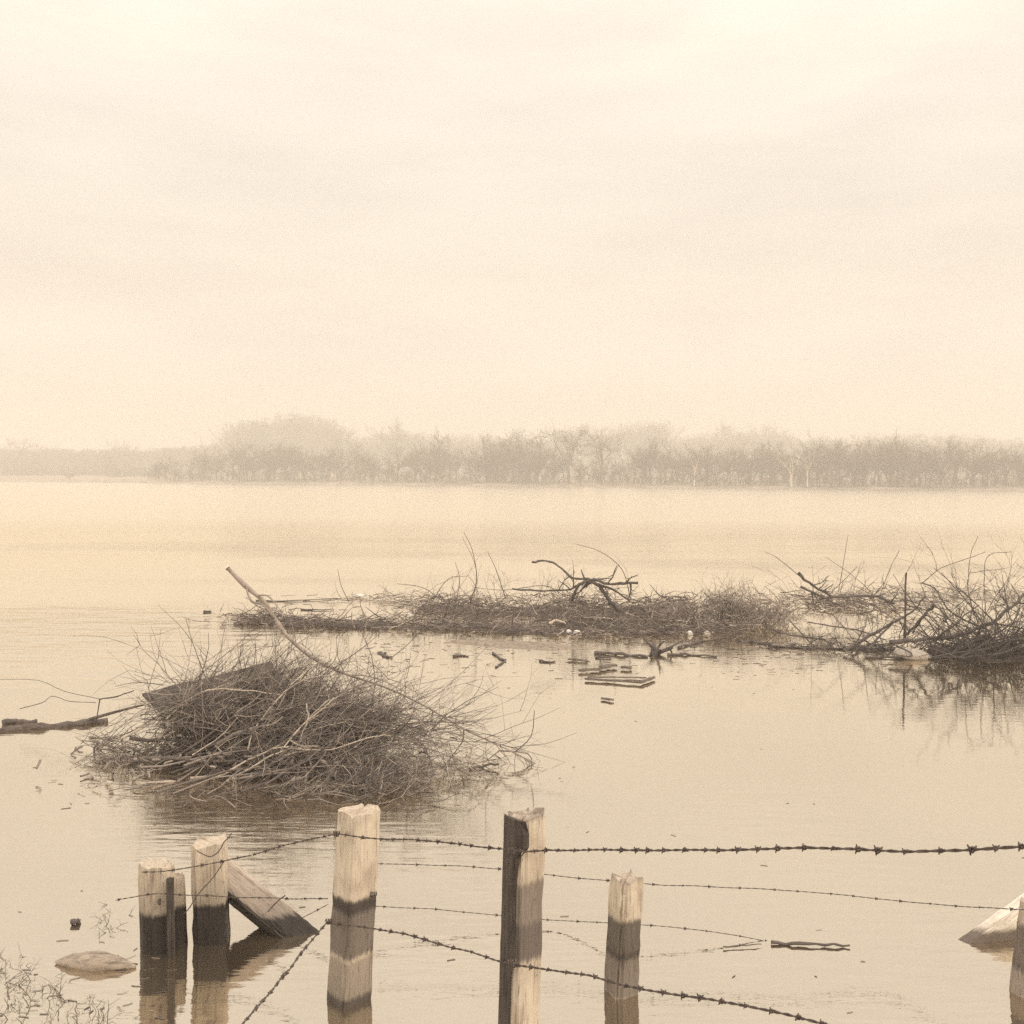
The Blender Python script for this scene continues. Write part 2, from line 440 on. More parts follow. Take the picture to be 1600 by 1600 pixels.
sheet('ground', -1300, 1300, -60, 1300, -1.2, M_MUD)
sheet('water', -1295, 1295, -55, 1295, 0.0, M_WATER)

def hor(x): return 741 + 8 * x / 1600.0
def shore_y(x): return np.interp(x, [-400, 0, 300, 600, 900, 1200, 1600, 2000], [753, 753, 755.5, 758, 760.5, 763.5, 767, 770])
def shore_d(x): return H * F / (shore_y(x) - hor(x))

# far bank: a low strip of land behind the shore line
sx = np.linspace(-500, 2100, 160)
shore = np.array([W(x, shore_y(x)) for x in sx])
offs = np.array([-3, 0, 1.5, 6, 20, 60, 160])
hts = np.array([-0.7, 0.02, 0.45, 0.8, 1.1, 1.4, 2.0])
BX = np.repeat(shore[None, :, 0], len(offs), 0) + 0.3 * offs[:, None]
BY = shore[None, :, 1] + offs[:, None] + 1.2 * np.sin(shore[None, :, 0] * 0.35) * (offs[:, None] < 30)
BZ = np.repeat(hts[:, None], len(sx), 1) + 0.35 * (vnoise(BX * 0.12, BY * 0.12, 3) - 0.5) * (offs[:, None] > 1)
tag(grid_mesh('far_bank', BX, BY, BZ, M_BANK), kind='structure')

# hills: broad low rise behind, flat-topped on the left, a wooded knoll left of centre
hx = np.linspace(-420, 420, 130); hy = np.linspace(400, 800, 24)
HX, HY = np.meshgrid(hx, hy)
knoll = 9 * np.exp(-((HX + 118) / 30) ** 2)
HZ = (np.clip((HY - 400) / 150, 0, 1) ** 0.8) * (13 + knoll + 2.5 * (vnoise(HX * 0.02 + 5, HY * 0.02, 9) - 0.5)) - 1.0
tag(grid_mesh('hills', HX, HY, HZ, M_HILL), kind='structure')

# near bank: the rise the photographer stands on, below and behind the view
nx_ = np.linspace(-14, 14, 40); ny_ = np.linspace(-12, 3.0, 24)
NX, NY = np.meshgrid(nx_, ny_)
NZ = np.clip((2.4 - NY) * 0.26, -0.4, 0.5) + 0.12 * (vnoise(NX * 0.6 + 9, NY * 0.6 + 9, 4) - 0.5)
tag(grid_mesh('near_bank', NX, NY, NZ, M_BANK), kind='structure')

# ------------------------------------------------------------------ far trees
def tree_meshes(height, width, forks, seed, bushy=1.0):
    global RNG
    keep = RNG; RNG = np.random.default_rng(seed)
    tk, crn = Tubes(), Tubes()
    hgt = 1.0 * height
    th = hgt * RNG.uniform(0.22, 0.36)
    pts, d = wander((0, 0, -0.3), (RNG.normal(0, .06), RNG.normal(0, .06), 1), th, 5, 0.05)
    tr = 0.021 * hgt
    tk.add(pts, np.linspace(tr, tr * 0.75, 5), 6)
    top = pts[-1]
    for i in range(forks):
        a = i * 2 * math.pi / forks + RNG.uniform(-.5, .5)
        out_ = width / hgt * RNG.uniform(0.55, 1.5)
        L = (hgt - th) * RNG.uniform(0.75, 1.0)
        p0 = pts[RNG.integers(2, 5)] if i % 2 else top
        q, dd = wander(p0, (math.cos(a) * out_, math.sin(a) * out_, 1), L * 0.85, 7, 0.13, -0.02)
        tk.add(q, np.linspace(tr * 0.6, tr * 0.16, 7), 5)
        for k in range(int(9 * bushy)):
            t = RNG.uniform(0.15, 1.0); j = min(int(t * 6), 5)
            s0 = q[j] + (q[j + 1] - q[j]) * RNG.random()
            sd = unit(unit(q[j + 1] - q[j]) * 0.6 + RNG.normal(0, 0.85, 3) + np.array((0, 0, 0.1)))
            s, _ = wander(s0, sd, hgt * RNG.uniform(0.12, 0.26), 5, 0.17, 0.0)
            crn.add(s, np.linspace(0.045, 0.02, 5) * hgt / 12, 3)
            for _ in range(7):
                j2 = RNG.integers(1, 5)
                w, _ = wander(s[j2], unit(s[j2] - s[j2 - 1] + RNG.normal(0, 0.22 * hgt / 12, 3) + np.array((0, 0, 0.1))), hgt * RNG.uniform(0.07, 0.16), 4, 0.2, 0.04)
                crn.add(w, np.linspace(0.024, 0.012, 4) * hgt / 12, 3)
                for _ in range(2):
                    w2, _ = wander(w[RNG.integers(1, 4)], RNG.normal(0, 1, 3) + np.array((0, 0, .5)), hgt * RNG.uniform(0.04, 0.08), 3, 0.2)
                    crn.add(w2, np.linspace(0.017, 0.010, 3) * hgt / 12, 3)
    RNG = keep
    tm = tk.mesh('trunk'); cm_ = crn.mesh('crown')
    # normalise to 1 m tall
    co = np.empty(len(cm_.vertices) * 3, np.float32); cm_.vertices.foreach_get('co', co)
    hmax = np.percentile(co.reshape(-1, 3)[:, 2], 99.5)
    for me, mt in ((tm, M_TRUNK), (cm_, M_TREE)):
        me.transform(Matrix.Scale(1 / hmax, 4)); me.materials.append(mt)
    return tm, cm_

KINDS = [tree_meshes(12, 7.0 + 0.5 * i, 6 + i % 3, 100 + i, 1.0) for i in range(6)]       # spreading trees
TALL = [tree_meshes(12, 5.0, 5, 200 + i, 0.85) for i in range(3)]                              # narrow, open
BUSH = [tree_meshes(12, 8.5, 8, 300 + i, 0.8) for i in range(3)]                               # low scrub trees
WTR = {}
def tree(x, top, kind, label, group, back=4.0, name='bare_tree', cat='tree', white=False, wide=1.0, d=None, base=None):
    d = shore_d(x) + back if d is None else d
    p = P(x, 745, d); z0 = 0.6 if base is None else base
    ht = max(2.0, P(x, top, d)[2] - z0)
    root = empty(name, (p[0], d, z0))
    root.rotation_euler = (0, 0, random.uniform(0, 6.28)); s = ht
    root.scale = (s * wide * random.uniform(0.9, 1.15), s * wide * random.uniform(0.9, 1.15), s)
    tag(root, label, cat, group)
    tm, cm_ = kind
    if white:
        if tm.name not in WTR:
            w = tm.copy(); w.materials.clear(); w.materials.append(M_WTRUNK); WTR[tm.name] = w
        tm = WTR[tm.name]
    for nm, me in (('trunk', tm), ('crown', cm_)):
        o = bpy.data.objects.new(nm, me); COL.objects.link(o); o.parent = root
    return root

TOPX = [235, 262, 300, 330, 400, 480, 530, 590, 640, 665, 690, 720, 780, 830, 862, 885, 915, 960, 990, 1030, 1060, 1100, 1190, 1240, 1300, 1370, 1400, 1450, 1500, 1545, 1600, 1680]
TOPY = [722, 712, 706, 692, 689, 687, 688, 694, 697, 692, 684, 683, 677, 684, 692, 702, 706, 700, 690, 686, 690, 692, 688, 692, 688, 680, 678, 683, 684, 684, 698, 694]
SEG = [(240, 330, 'bare tree in the low left end of the far riverside wood', 'trees in the low left end of the far wood'),
       (330, 440, 'bare tree of the far wood below the left half of the hazy dome', 'trees below the left half of the dome'),
       (440, 560, 'bare tree of the far wood below the right half of the hazy dome', 'trees below the right half of the dome'),
       (560, 655, 'bare tree in the pale thin stretch right of the hazy dome', 'trees in the pale thin stretch'),
       (655, 735, 'bare tree of the far wood around the small round-topped tree', 'trees around the round-topped tree'),
       (735, 862, 'bare tree of the far wood around its broad dark middle dome', 'trees around the broad dark dome'),
       (862, 965, 'bare tree in the gappy stretch behind the tall forked trees', 'trees behind the tall forked trees'),
       (965, 1110, 'bare tree of the far wood around the small slim pale-trunked tree', 'trees around the slim pale trunk'),
       (1110, 1290, 'bare tree of the far wood around the two white trunks', 'trees around the white trunks'),
       (1290, 1400, 'bare tree of the far wood just right of the thick black-trunked tree', 'trees right of the black trunk'),
       (1400, 1500, 'bare tree of the far wood right of the stout-trunked narrow tree', 'trees right of the narrow dark tree'),
       (1500, 1900, 'bare tree of the far wood at its right end by the picture edge', 'trees at the right end of the far wood')]
x = 246.0
while x < 1700:
    for lb0, lb1, lab, grp in SEG:
        if lb0 <= x < lb1: break
    gap = 560 < x < 650 or 870 < x < 960
    top = np.interp(x, TOPX, TOPY) + 4 * math.sin(x / 15.0) + 4 * math.sin(x / 37.0 + 1)
    rows = ((2.5, 0.45), (9, 1.0)) if gap else ((2, 0.33), (5, 0.88), (16, 1.0))
    for back, f in rows:
        xx = x + random.uniform(-9, 9)
        base_y = shore_y(xx)
        tp = base_y - (base_y - top) * f * random.uniform(0.70, 1.07)
        kd = random.choice(BUSH if f < 0.6 else (KINDS if random.random() < 0.75 else TALL))
        low = f < 0.6
        tree(xx, tp, kd, lab if not low else lab.replace('bare tree', 'low thicket tree'), grp if not low else grp.replace('trees', 'thicket trees'), back, wide=1.0)
    x += random.uniform(13, 24)

# trees one can pick out
tree(889, 664, TALL[0], 'tall forked tree with open spreading limbs beside a gap in the far wood', None, 3, wide=1.25)
tree(938, 668, TALL[1], 'second open-limbed tree just right of the forked tree, sky showing through', None, 3.5, wide=1.2)
tree(905, 742, BUSH[0], 'small dark round bush at the water edge under the forked tree', None, 0.8, name='bush', cat='bush', wide=1.5)
tree(1237, 692, TALL[2], 'pale white-trunked tree leaning at the water edge among dark trunks', None, 1.5, white=True, wide=0.9)
tree(1262, 698, TALL[0], 'thinner white-trunked tree a little right of the leaning pale one', None, 1.8, white=True, wide=0.8)
tree(1085, 704, TALL[1], 'pale-trunked slim tree beside the small bright clearing in the far wood', None, 1.6, white=True, wide=0.9)
tree(680, 672, KINDS[1], 'round-topped tree rising just above the far wood, left of its highest dome', None, 14)
tree(782, 674, KINDS[3], 'broad dark dome of a tree at the middle of the far wood', None, 12, wide=1.15)
tree(1300, 690, KINDS[4], 'dark thick-crowned tree with a black trunk right of the white trunks', None, 2.5, wide=1.1)
tree(1374, 676, TALL[2], 'dark narrow tree with a stout trunk at the shore, far right wood', None, 2.5, wide=1.2)
tree(1130, 658, TALL[0], 'lone faint tree standing tall above the right-hand wood', None, d=380, base=2, wide=0.8)
tree(612, 652, TALL[1], 'faint tall tree standing behind the pale gap left of centre', None, d=400, base=3, wide=1.2)
tree(28, 682, KINDS[0], 'faint clump-headed tree on the low far skyline, leftmost of all', None, d=400, base=4, wide=1.5)
tree(58, 684, KINDS[2], 'faint tree right beside the leftmost skyline tree', None, d=402, base=4, wide=1.2)
tree(190, 688, KINDS[5], 'faint small tree alone on the flat left skyline', None, d=402, base=4, wide=0.9)
tree(108, 744, BUSH[1], 'faint dark bush at the waterline on the far left shore', None, 1, name='bush', cat='bush', wide=1.4)

# scrub at the foot of the wood and the hazy wood behind: nobody could count these
def thicket(tb, x, d, z0, ht, n, r):
    p = P(x, 745, d)
    for _ in range(n):
        q = np.array((p[0] + RNG.normal(0, ht * 0.28), d + RNG.normal(0, ht * 0.3), z0))
        a, dd = wander(q, (RNG.normal(0, .35), RNG.normal(0, .35), 1), ht * RNG.uniform(0.55, 1.05), 4, 0.12)
        tb.add(a, np.linspace(r * 1.6, r * 0.6, 4), 3)
        for _ in range(5):
            j = RNG.integers(1, 4)
            b, _ = wander(a[j], RNG.normal(0, 1, 3) + np.array((0, 0, 0.7)), ht * RNG.uniform(0.15, 0.35), 3, 0.2)
            tb.add(b, np.linspace(r, r * 0.5, 3), 3)
tb = Tubes()
for x in np.arange(240, 1700, 4.5):
    if 880 < x < 950 and RNG.random() < 0.5: continue
    thicket(tb, x + RNG.normal(0, 3), shore_d(x) + RNG.uniform(2, 18), 0.4, RNG.uniform(1.6, 4.5), 7, 0.026)
for x in np.arange(-60, 250, 7):
    thicket(tb, x, shore_d(x) + RNG.uniform(60, 120), 1.0, RNG.uniform(2.5, 7.0), 22, 0.04)
tag(link('riverside_scrub', tb.mesh('riverside_scrub'), M_TREE), 'tangled bare scrub filling the foot of the far wood along the shore', None, None, 'stuff')

BKX = [-60, 240, 335, 352, 372, 400, 440, 500, 525, 540, 570, 600, 645, 665, 690, 760, 850, 870, 915, 955, 985, 1010, 1045, 1056, 1080, 1150, 1190, 1240, 1400, 1500, 1580, 1620, 1720]
BKY = [699, 700, 694, 676, 660, 652, 646, 648, 656, 676, 690, 676, 664, 676, 674, 680, 684, 668, 662, 672, 656, 653, 660, 684, 680, 668, 657, 684, 676, 678, 684, 694, 690]
tb = Tubes()
for x in np.arange(-50, 1720, 4.2):
    top = np.interp(x, BKX, BKY); dome = 345 < x < 545
    d = RNG.uniform(430, 520) if x > 330 else RNG.uniform(405, 470)
    zt = P(x, top, d)[2] * (RNG.uniform(0.74, 1.02) if not x < 330 else RNG.uniform(0.8, 0.97))
    p = P(x, 745, d); n = 34 if dome else 24
    for _ in range(n):
        q = np.array((p[0] + RNG.normal(0, 1.8), d + RNG.normal(0, 4), RNG.uniform(0.35, 0.8) * zt))
        a, _ = wander(q, (RNG.normal(0, .5), RNG.normal(0, .5), 1), (zt - q[2]) * RNG.uniform(0.8, 1.05), 4, 0.14)
        tb.add(a, np.linspace(0.13, 0.05, 4), 3)
        for _ in range(5):
            j = RNG.integers(1, 4)
            b, _ = wander(a[j], RNG.normal(0, 1, 3) + np.array((0, 0, .6)), RNG.uniform(1.2, 3.0), 3, 0.2)
            b[:, 2] = np.minimum(b[:, 2], zt * 1.02)
            tb.add(b, np.linspace(0.08, 0.045, 3), 3)
    tk, _ = wander((p[0], d, 0), (0, 0, 1), zt * 0.7, 4, 0.03); tb.add(tk, np.linspace(.3, .15, 4), 3)
tag(link('distant_woods', tb.mesh('distant_woods'), M_TREE), 'pale hazy woodland rising behind the riverside trees', None, None, 'stuff')

# ------------------------------------------------------------------ limbs and sticks drawn from the photograph, one thing each
def limb(pix_pts, r0, r1, mat, label, name='branch', cat='branch', group=None, forks=(), sides=7, twigs=0, twl=0.25, knot=0.12):
    """pix_pts: (x, y, distance); distance None = lies on the water"""
    pts = [W(a, b, 0.01) if c is None else P(a, b, c) for a, b, c in pix_pts]
    c = smooth(pts, 4); n = len(c)
    c[1:-1] += RNG.normal(0, r0 * 0.35, (n - 2, 3))
    tb = Tubes()
    rr = np.linspace(r0, r1, n) * (1 + RNG.normal(0, knot, n).clip(-.25, .3))
    tb.add(c, rr, sides)
    for fk in forks:
        fp, fr0, fr1 = fk
        q = smooth([W(a, b, 0.01) if d is None else P(a, b, d) for a, b, d in fp], 3)
        tb.add(q, np.linspace(fr0, fr1, len(q)), 5)
    for _ in range(twigs):
        j = RNG.integers(n // 3, n - 1)
        twiggy(tb, c[j], unit(c[j + 1] - c[j]) + RNG.normal(0, .7, 3), twl * RNG.uniform(.5, 1.2), max(r1 * .7, 0.0025), 1, 0.2, 0, 3)
    o0 = c[0]
    o = link(name, tb.mesh(name, o0), mat); o.location = Vector(o0)
    return tag(o, label, cat, group)

# ------------------------------------------------------------------ brush pile on the left
def cloud(tb, n, centre, radii, dirv, dspread, L, r_, lvl=1, kids=3, wob=0.18, zcap=None):
    for _ in range(n):
        u = RNG.normal(0, 1, 3); u /= np.linalg.norm(u); u *= RNG.random() ** 0.45
        p = np.asarray(centre) + u * np.asarray(radii); p[2] = abs(p[2])
        d = unit(np.asarray(dirv) * RNG.choice((1, 1, 1, -1)) + RNG.normal(0, dspread, 3))
        LL = RNG.uniform(*L)
        twiggy(tb, p - d * LL * 0.4, d, LL, RNG.uniform(*r_) * .78, lvl, wob, 0.0, kids, 0.7, -0.04, 5)

tb = Tubes()
RNG = np.random.default_rng(21)
rootA, rootB = P(300, 1195, 7.0), P(420, 1210, 6.8)
for i in range(95):                      # sheaf of stems: butts low on the left front, tips up to the right
    t = RNG.random()
    p = rootA + (rootB - rootA) * t + np.array((RNG.normal(0, .25), RNG.normal(0, .3), abs(RNG.normal(0, .06))))
    tip = P(RNG.uniform(430, 690), RNG.uniform(1055, 1200), RNG.uniform(6.9, 8.2))
    L = np.linalg.norm(tip - p) * RNG.uniform(0.8, 1.1)
    twiggy(tb, p, tip - p, L, RNG.uniform(0.004, 0.0095), 2, 0.15, -0.015, 4, 0.5, -0.05, 8)
for i in range(34):                      # tips thrown out up and to the left
    p = P(RNG.uniform(250, 430), RNG.uniform(1060, 1150), RNG.uniform(7.2, 8.2))
    tip = P(RNG.uniform(170, 440), RNG.uniform(1000, 1075), RNG.uniform(7.2, 8.6))
    twiggy(tb, p, tip - p, np.linalg.norm(tip - p) * RNG.uniform(.8, 1.15) + 0.1, RNG.uniform(0.003, 0.006), 1, 0.14, 0.0, 4, 0.6, -0.05, 6)
for i in range(30):                      # thin spray to the right
    p = P(RNG.uniform(540, 640), RNG.uniform(1080, 1210), RNG.uniform(6.7, 7.5))
    tip = P(RNG.uniform(660, 830), RNG.uniform(1090, 1230), RNG.uniform(6.7, 7.5))
    twiggy(tb, p, tip - p, np.linalg.norm(tip - p), RNG.uniform(0.003, 0.006), 2, 0.13, 0.0, 3, 0.6, -0.03, 6)
for i in range(20):                      # curling ends above the heap, towards the bough
    p = P(RNG.uniform(430, 640), RNG.uniform(1040, 1110), RNG.uniform(7.3, 8.2))
    twiggy(tb, p, (RNG.normal(0, .6), RNG.normal(0, .4), 0.8), RNG.uniform(.2, .55), RNG.uniform(0.0025, 0.004), 1, 0.22, -0.03, 3, 0.6, -0.05, 6)
dirp = P(600, 1080, 7.5) - P(350, 1190, 7.1)
cloud(tb, 700, P(400, 1130, 7.55), (0.62, 0.55, 0.22), dirp, 0.45, (.3, .8), (.0035, .008))
cloud(tb, 460, P(520, 1135, 7.3), (0.52, 0.5, 0.2), dirp, 0.5, (.25, .7), (.003, .007))
cloud(tb, 170, P(560, 1215, 6.75), (0.30, 0.25, 0.07), dirp, 0.7, (.15, .4), (.003, .006))
cloud(tb, 150, P(440, 1195, 6.85), (0.55, 0.2, 0.05), dirp, 0.6, (.15, .5), (.003, .007))
cloud(tb, 60, P(610, 1245, 6.5), (0.24, 0.2, 0.05), dirp, 0.8, (.12, .35), (.003, .005))
cloud(tb, 60, P(700, 1190, 6.9), (0.45, 0.3, 0.08), (1, 0, -.1), 0.7, (.15, .45), (.002, .004))
cloud(tb, 110, P(230, 1185, 7.1), (0.42, 0.25, 0.05), (1, 0, .15), 0.6, (.15, .45), (.003, .006))
cloud(tb, 34, P(190, 1150, 7.4), (0.22, 0.3, 0.08), (1, 0, .4), 0.5, (.2, .5), (.003, .005))
cloud(tb, 130, P(540, 1245, 6.45), (0.5, 0.3, 0.03), dirp, 0.9, (.1, .35), (.003, .006))
for i in range(120):                     # twig litter afloat along the front edge
    x_, y_ = RNG.uniform(140, 680), RNG.uniform(1188, 1262)
    y_ -= 25 * (x_ < 260)
    twiggy(tb, W(x_, y_, 0.01), (RNG.normal(0, 1), RNG.normal(0, .3), 0.08), RNG.uniform(.1, .3), .004, 1, .2, 0, 3, .7, -0.01, 4)
cloud(tb, 150, P(400, 1090, 7.35), (0.42, 0.2, 0.16), dirp, 0.5, (.25, .7), (.003, .007))
cloud(tb, 60, P(320, 1110, 7.15), (0.3, 0.15, 0.12), dirp, 0.5, (.25, .6), (.003, .006))
for i in range(26):                      # looping stems over the boards
    p = P(RNG.uniform(250, 330), RNG.uniform(1090, 1170), 7.2)
    tip = P(RNG.uniform(360, 520), RNG.uniform(1030, 1100), 7.6)
    twiggy(tb, p, tip - p, np.linalg.norm(tip - p), RNG.uniform(.003, .006), 2, .14, 0, 4, .5, -.05, 7)
cloud(tb, 90, P(285, 1110, 7.05), (0.22, 0.12, 0.14), dirp, 0.6, (.2, .55), (.003, .006))
for i in range(15):                      # a few stout limbs in the heap
    p = P(RNG.uniform(200, 420), RNG.uniform(1150, 1215), RNG.uniform(6.8, 7.3)); tip = P(RNG.uniform(450, 690), RNG.uniform(1070, 1190), RNG.uniform(6.9, 7.8))
    twiggy(tb, p, tip - p, np.linalg.norm(tip - p) * RNG.uniform(.6, 1), RNG.uniform(.011, .019), 2, .13, 0, 4, .6, -.05, 8)
for i in range(420):                     # sodden leaves and bark caught among the stems
    p = P(RNG.normal(400, 120), RNG.uniform(1150, 1235), RNG.uniform(6.6, 7.4)); p[2] = abs(p[2]) * .6
    q, _ = wander(p, RNG.normal(0, 1, 3) * (1, .7, .4), RNG.uniform(.025, .08), 3, .3)
    tb.add(q, RNG.uniform(.004, .011), 4)
tag(link('brushwood', tb.mesh('brushwood'), M_BRUSH), 'dense heap of tangled dark brushwood half sunk in the flood water', None, None, 'stuff')

# the barn-board panel caught in the pile
def box_board(name, a, b, c, d, th, mat, parent=None, inset=0.0):
    """a sawn board with corners a b (top edge) c d (bottom edge)"""
    a, b, c, d = (np.asarray(v, float) for v in (a, b, c, d))
    nrm = unit(np.cross(b - a, d - a)); o = (a + b + c + d) / 4
    m = 8
    vs_, fs = [], []
    for k, off in enumerate((0, -th)):
        for j in range(2):
            for i in range(m + 1):
                t = i / m
                p = (a + (b - a) * t) if j == 0 else (d + (c - d) * t)
                wig = RNG.normal(0, th * 0.12, 3) * (0 < i < m)
                vs_.append(p + nrm * off + wig - o)
    q = lambda k, j, i: k * 2 * (m + 1) + j * (m + 1) + i
    for i in range(m):
        fs += [(q(0, 0, i), q(0, 1, i), q(0, 1, i + 1), q(0, 0, i + 1)), (q(1, 0, i), q(1, 0, i + 1), q(1, 1, i + 1), q(1, 1, i)),
               (q(0, 0, i), q(0, 0, i + 1), q(1, 0, i + 1), q(1, 0, i)), (q(0, 1, i), q(1, 1, i), q(1, 1, i + 1), q(0, 1, i + 1))]
    for i in (0, m): fs.append((q(0, 0, i), q(1, 0, i), q(1, 1, i), q(0, 1, i)))
    me = bpy.data.meshes.new(name); me.from_pydata([tuple(v) for v in vs_], [], fs)
    ob = bpy.data.objects.new(name, me); me.materials.append(mat); COL.objects.link(ob)
    if parent is not None:
        ob.parent = parent; ob.location = Vector(o) - parent.location
    else: ob.location = Vector(o)
    return ob
M_BARN = wood_mat('grey_barn_board', (0.06, 0.048, 0.04), (0.12, 0.096, 0.078), scale=(3, 26, 26))
A, B, C, D = P(222, 1087, 7.75), P(425, 1036, 8.2), P(450, 1130, 7.6), P(285, 1150, 7.35)
panel = empty('wreckage', (A + B + C + D) / 4)
tag(panel, 'dark slanting panel of boards caught under the brushwood heap', 'wreckage')
for k in range(4):
    t0, t1 = k / 4 + 0.006, (k + 1) / 4 - 0.006
    box_board('board', A + (D - A) * t0, B + (C - B) * t0, B + (C - B) * t1, A + (D - A) * t1, 0.022 + 0.004 * (k % 2), M_BARN, panel)

# bleached bough with a cut end
RNG = np.random.default_rng(5)
bough = empty('bough', P(830, 1190, 7.0))
tag(bough, 'long pale bough with a white cut end slanting up over the brush pile', 'branch')
bp_ = [(356, 888, 8.4), (384, 916, 8.35), (412, 940, 8.3), (432, 970, 8.2), (450, 995, 8.1), (478, 1020, 8.0), (505, 1036, 7.9), (540, 1053, 7.8),
       (600, 1073, 7.6), (660, 1101, 7.4), (725, 1139, 7.2), (780, 1165, 7.1), (832, 1190, 7.05)]
c = smooth([P(*q) for q in bp_], 4); n = len(c)
tbb = Tubes(); rad = np.interp(np.linspace(0, 1, n), [0, .08, .2, .45, .5, .6, 1], [.022, .024, .019, .02, .024, .012, .005])
tbb.add(c, rad * .86 * (1 + RNG.normal(0, .13, n).clip(-.2, .3)), 8)
q = smooth([P(*v) for v in [(384, 916, 8.33), (392, 938, 8.25), (412, 946, 8.2), (428, 966, 8.2)]], 4); tbb.add(q, np.linspace(.009, .008, len(q)), 5)
q = smooth([P(*v) for v in [(404, 930, 8.3), (420, 932, 8.25), (440, 956, 8.2)]], 4); tbb.add(q, np.linspace(.008, .004, len(q)), 5)
link('stem', tbb.mesh('stem'), M_BOUGH, bough)
tw = Tubes()
for _ in range(34):
    j = RNG.integers(n // 2, n - 1)
    twiggy(tw, c[j], unit(c[j + 1] - c[j]) + RNG.normal(0, .6, 3), RNG.uniform(.1, .4), .003, 1, .18, 0, 3)
for px in ([(540, 1053, 7.8), (590, 1060, 7.7), (640, 1085, 7.6)], [(725, 1139, 7.2), (722, 1160, 7.2), (700, 1195, 7.1), (735, 1205, 7.1)],
           [(780, 1173, 7.1), (825, 1178, 7.1), (832, 1200, 7.1)], [(780, 1173, 7.1), (750, 1197, 7.05)], [(805, 1175, 7.1), (830, 1150, 7.15), (835, 1110, 7.2)]):
    q = smooth([P(*v) for v in px], 3); tw.add(q, np.linspace(.005, .0025, len(q)), 4)
o = link('twigs', tw.mesh('twigs'), M_BRUSH, bough); o['kind'] = 'stuff'
cut = Tubes(); dcut = unit(c[0] - c[1]); cut.add([c[0] + dcut * 0.0005, c[0] + dcut * 0.016], [0.0235, 0.019], 10)
link('cut_end', cut.mesh('cut_end'), M_CUT, bough)

PALE = [
 ([(190, 1153, 7.0), (250, 1122, 7.05), (312, 1083, 7.1), (362, 1077, 7.15), (437, 1085, 7.2)], .0115, .006, 'long pale stem arching over the dark boards at the left of the pile'),
 ([(331, 1219, 6.66), (390, 1188, 6.7), (437, 1168, 6.75), (505, 1172, 6.8)], .0125, .006, 'thickest pale stem, running up from the front of the brush pile'),
 ([(353, 1222, 6.64), (406, 1191, 6.66), (444, 1172, 6.7), (487, 1172, 6.75)], .009, .005, 'pale stem lying close under the thickest one at the pile front'),
 ([(387, 1172, 6.8), (397, 1141, 6.9), (428, 1100, 7.0), (450, 1075, 7.1), (478, 1050, 7.2)], .0075, .004, 'pale stem standing steeply across the middle of the brush pile'),
 ([(438, 1174, 6.75), (470, 1135, 6.85), (506, 1106, 6.95), (522, 1090, 7.0)], .007, .004, 'pale straight stem leaning right of the steep one in the pile'),
 ([(457, 1151, 6.8), (490, 1115, 6.9), (514, 1093, 7.0)], .005, .003, 'short thin pale stem beside the straight leaning one'),
 ([(493, 1228, 6.6), (532, 1223, 6.6), (561, 1220, 6.6), (592, 1199, 6.65)], .0065, .004, 'pale stick at the low right front of the brush pile'),
 ([(444, 1180, 6.72), (480, 1172, 6.75), (519, 1171, 6.78), (571, 1154, 6.8), (603, 1148, 6.85)], .0075, .004, 'long pale stem lying flat to the right across the pile front'),
 ([(300, 1180, 6.8), (345, 1150, 6.9), (372, 1120, 7.0)], .005, .003, 'thin pale stem in the darkest left part of the pile'),
]
for pts, r0, r1, lab in PALE: limb(pts, r0 * .72, r1 * .72, M_PALE, lab, twigs=3, twl=.2, group='pale stems in the brush pile')
limb([(425, 1184, 6.6), (457, 1200, 6.6), (492, 1216, 6.6)], .005, .003, M_DARK, 'dark straight stick crossing the pale stems at the pile front', 'stick', 'stick')
limb([(733, 1201, None), (755, 1198, None), (779, 1194, 6.95)], .011, .007, M_DARK, 'dark stick afloat at the right tip of the brush pile', 'stick', 'stick')
limb([(105, 1186, 7.25), (160, 1189, 7.2), (205, 1196, 7.1), (255, 1203, 7.0)], .007, .01, M_DARK, 'dark knobbly stick pointing left out of the brush pile', 'stick', 'stick',
     forks=[([(150, 1189, 7.2), (147, 1170, 7.3), (155, 1160, 7.3)], .01, .006), ([(108, 1184, 7.25), (116, 1174, 7.3)], .005, .003)], twigs=4, twl=.15)
limb([(155, 1093, 7.9), (182, 1088, 7.85), (209, 1079, 7.8)], .006, .004, M_DARK, 'bent dark twig above the floating log at the left', 'branch', 'branch',
     forks=[([(156, 1093, 7.9), (153, 1112, 7.9), (150, 1128, 7.9)], .005, .004), ([(155, 1092, 7.9), (100, 1080, 8.0), (60, 1063, 8.1), (0, 1062, 8.1), (-30, 1066, 8.1)], .0025, .0015)])
limb([(-40, 1148, None), (0, 1141, None), (60, 1136, None), (120, 1131, None), (168, 1126, None)], .034, .03, wood_mat('sodden_log', (0.05, 0.04, 0.032), (0.16, 0.125, 0.1), scale=(4, 20, 20)),
     'long thin log floating left of the brush pile', 'log', 'log', sides=9, forks=[([(140, 1124, 8.0), (182, 1112, 7.9), (225, 1101, 7.8)], .014, .008)], knot=.2)
limb([(4, 1129, None), (30, 1127, None), (58, 1126, None)], .022, .014, M_DARK, 'short dark broken stick lying behind the floating log', 'stick', 'stick')
limb([(30, 1108, 8.0), (66, 1098, 8.0), (82, 1088, 8.0), (110, 1096, 8.0), (150, 1098, 8.0)], .003, .0025, M_DARK, 'thin kinked twig rising above the floating log', 'branch', 'branch')

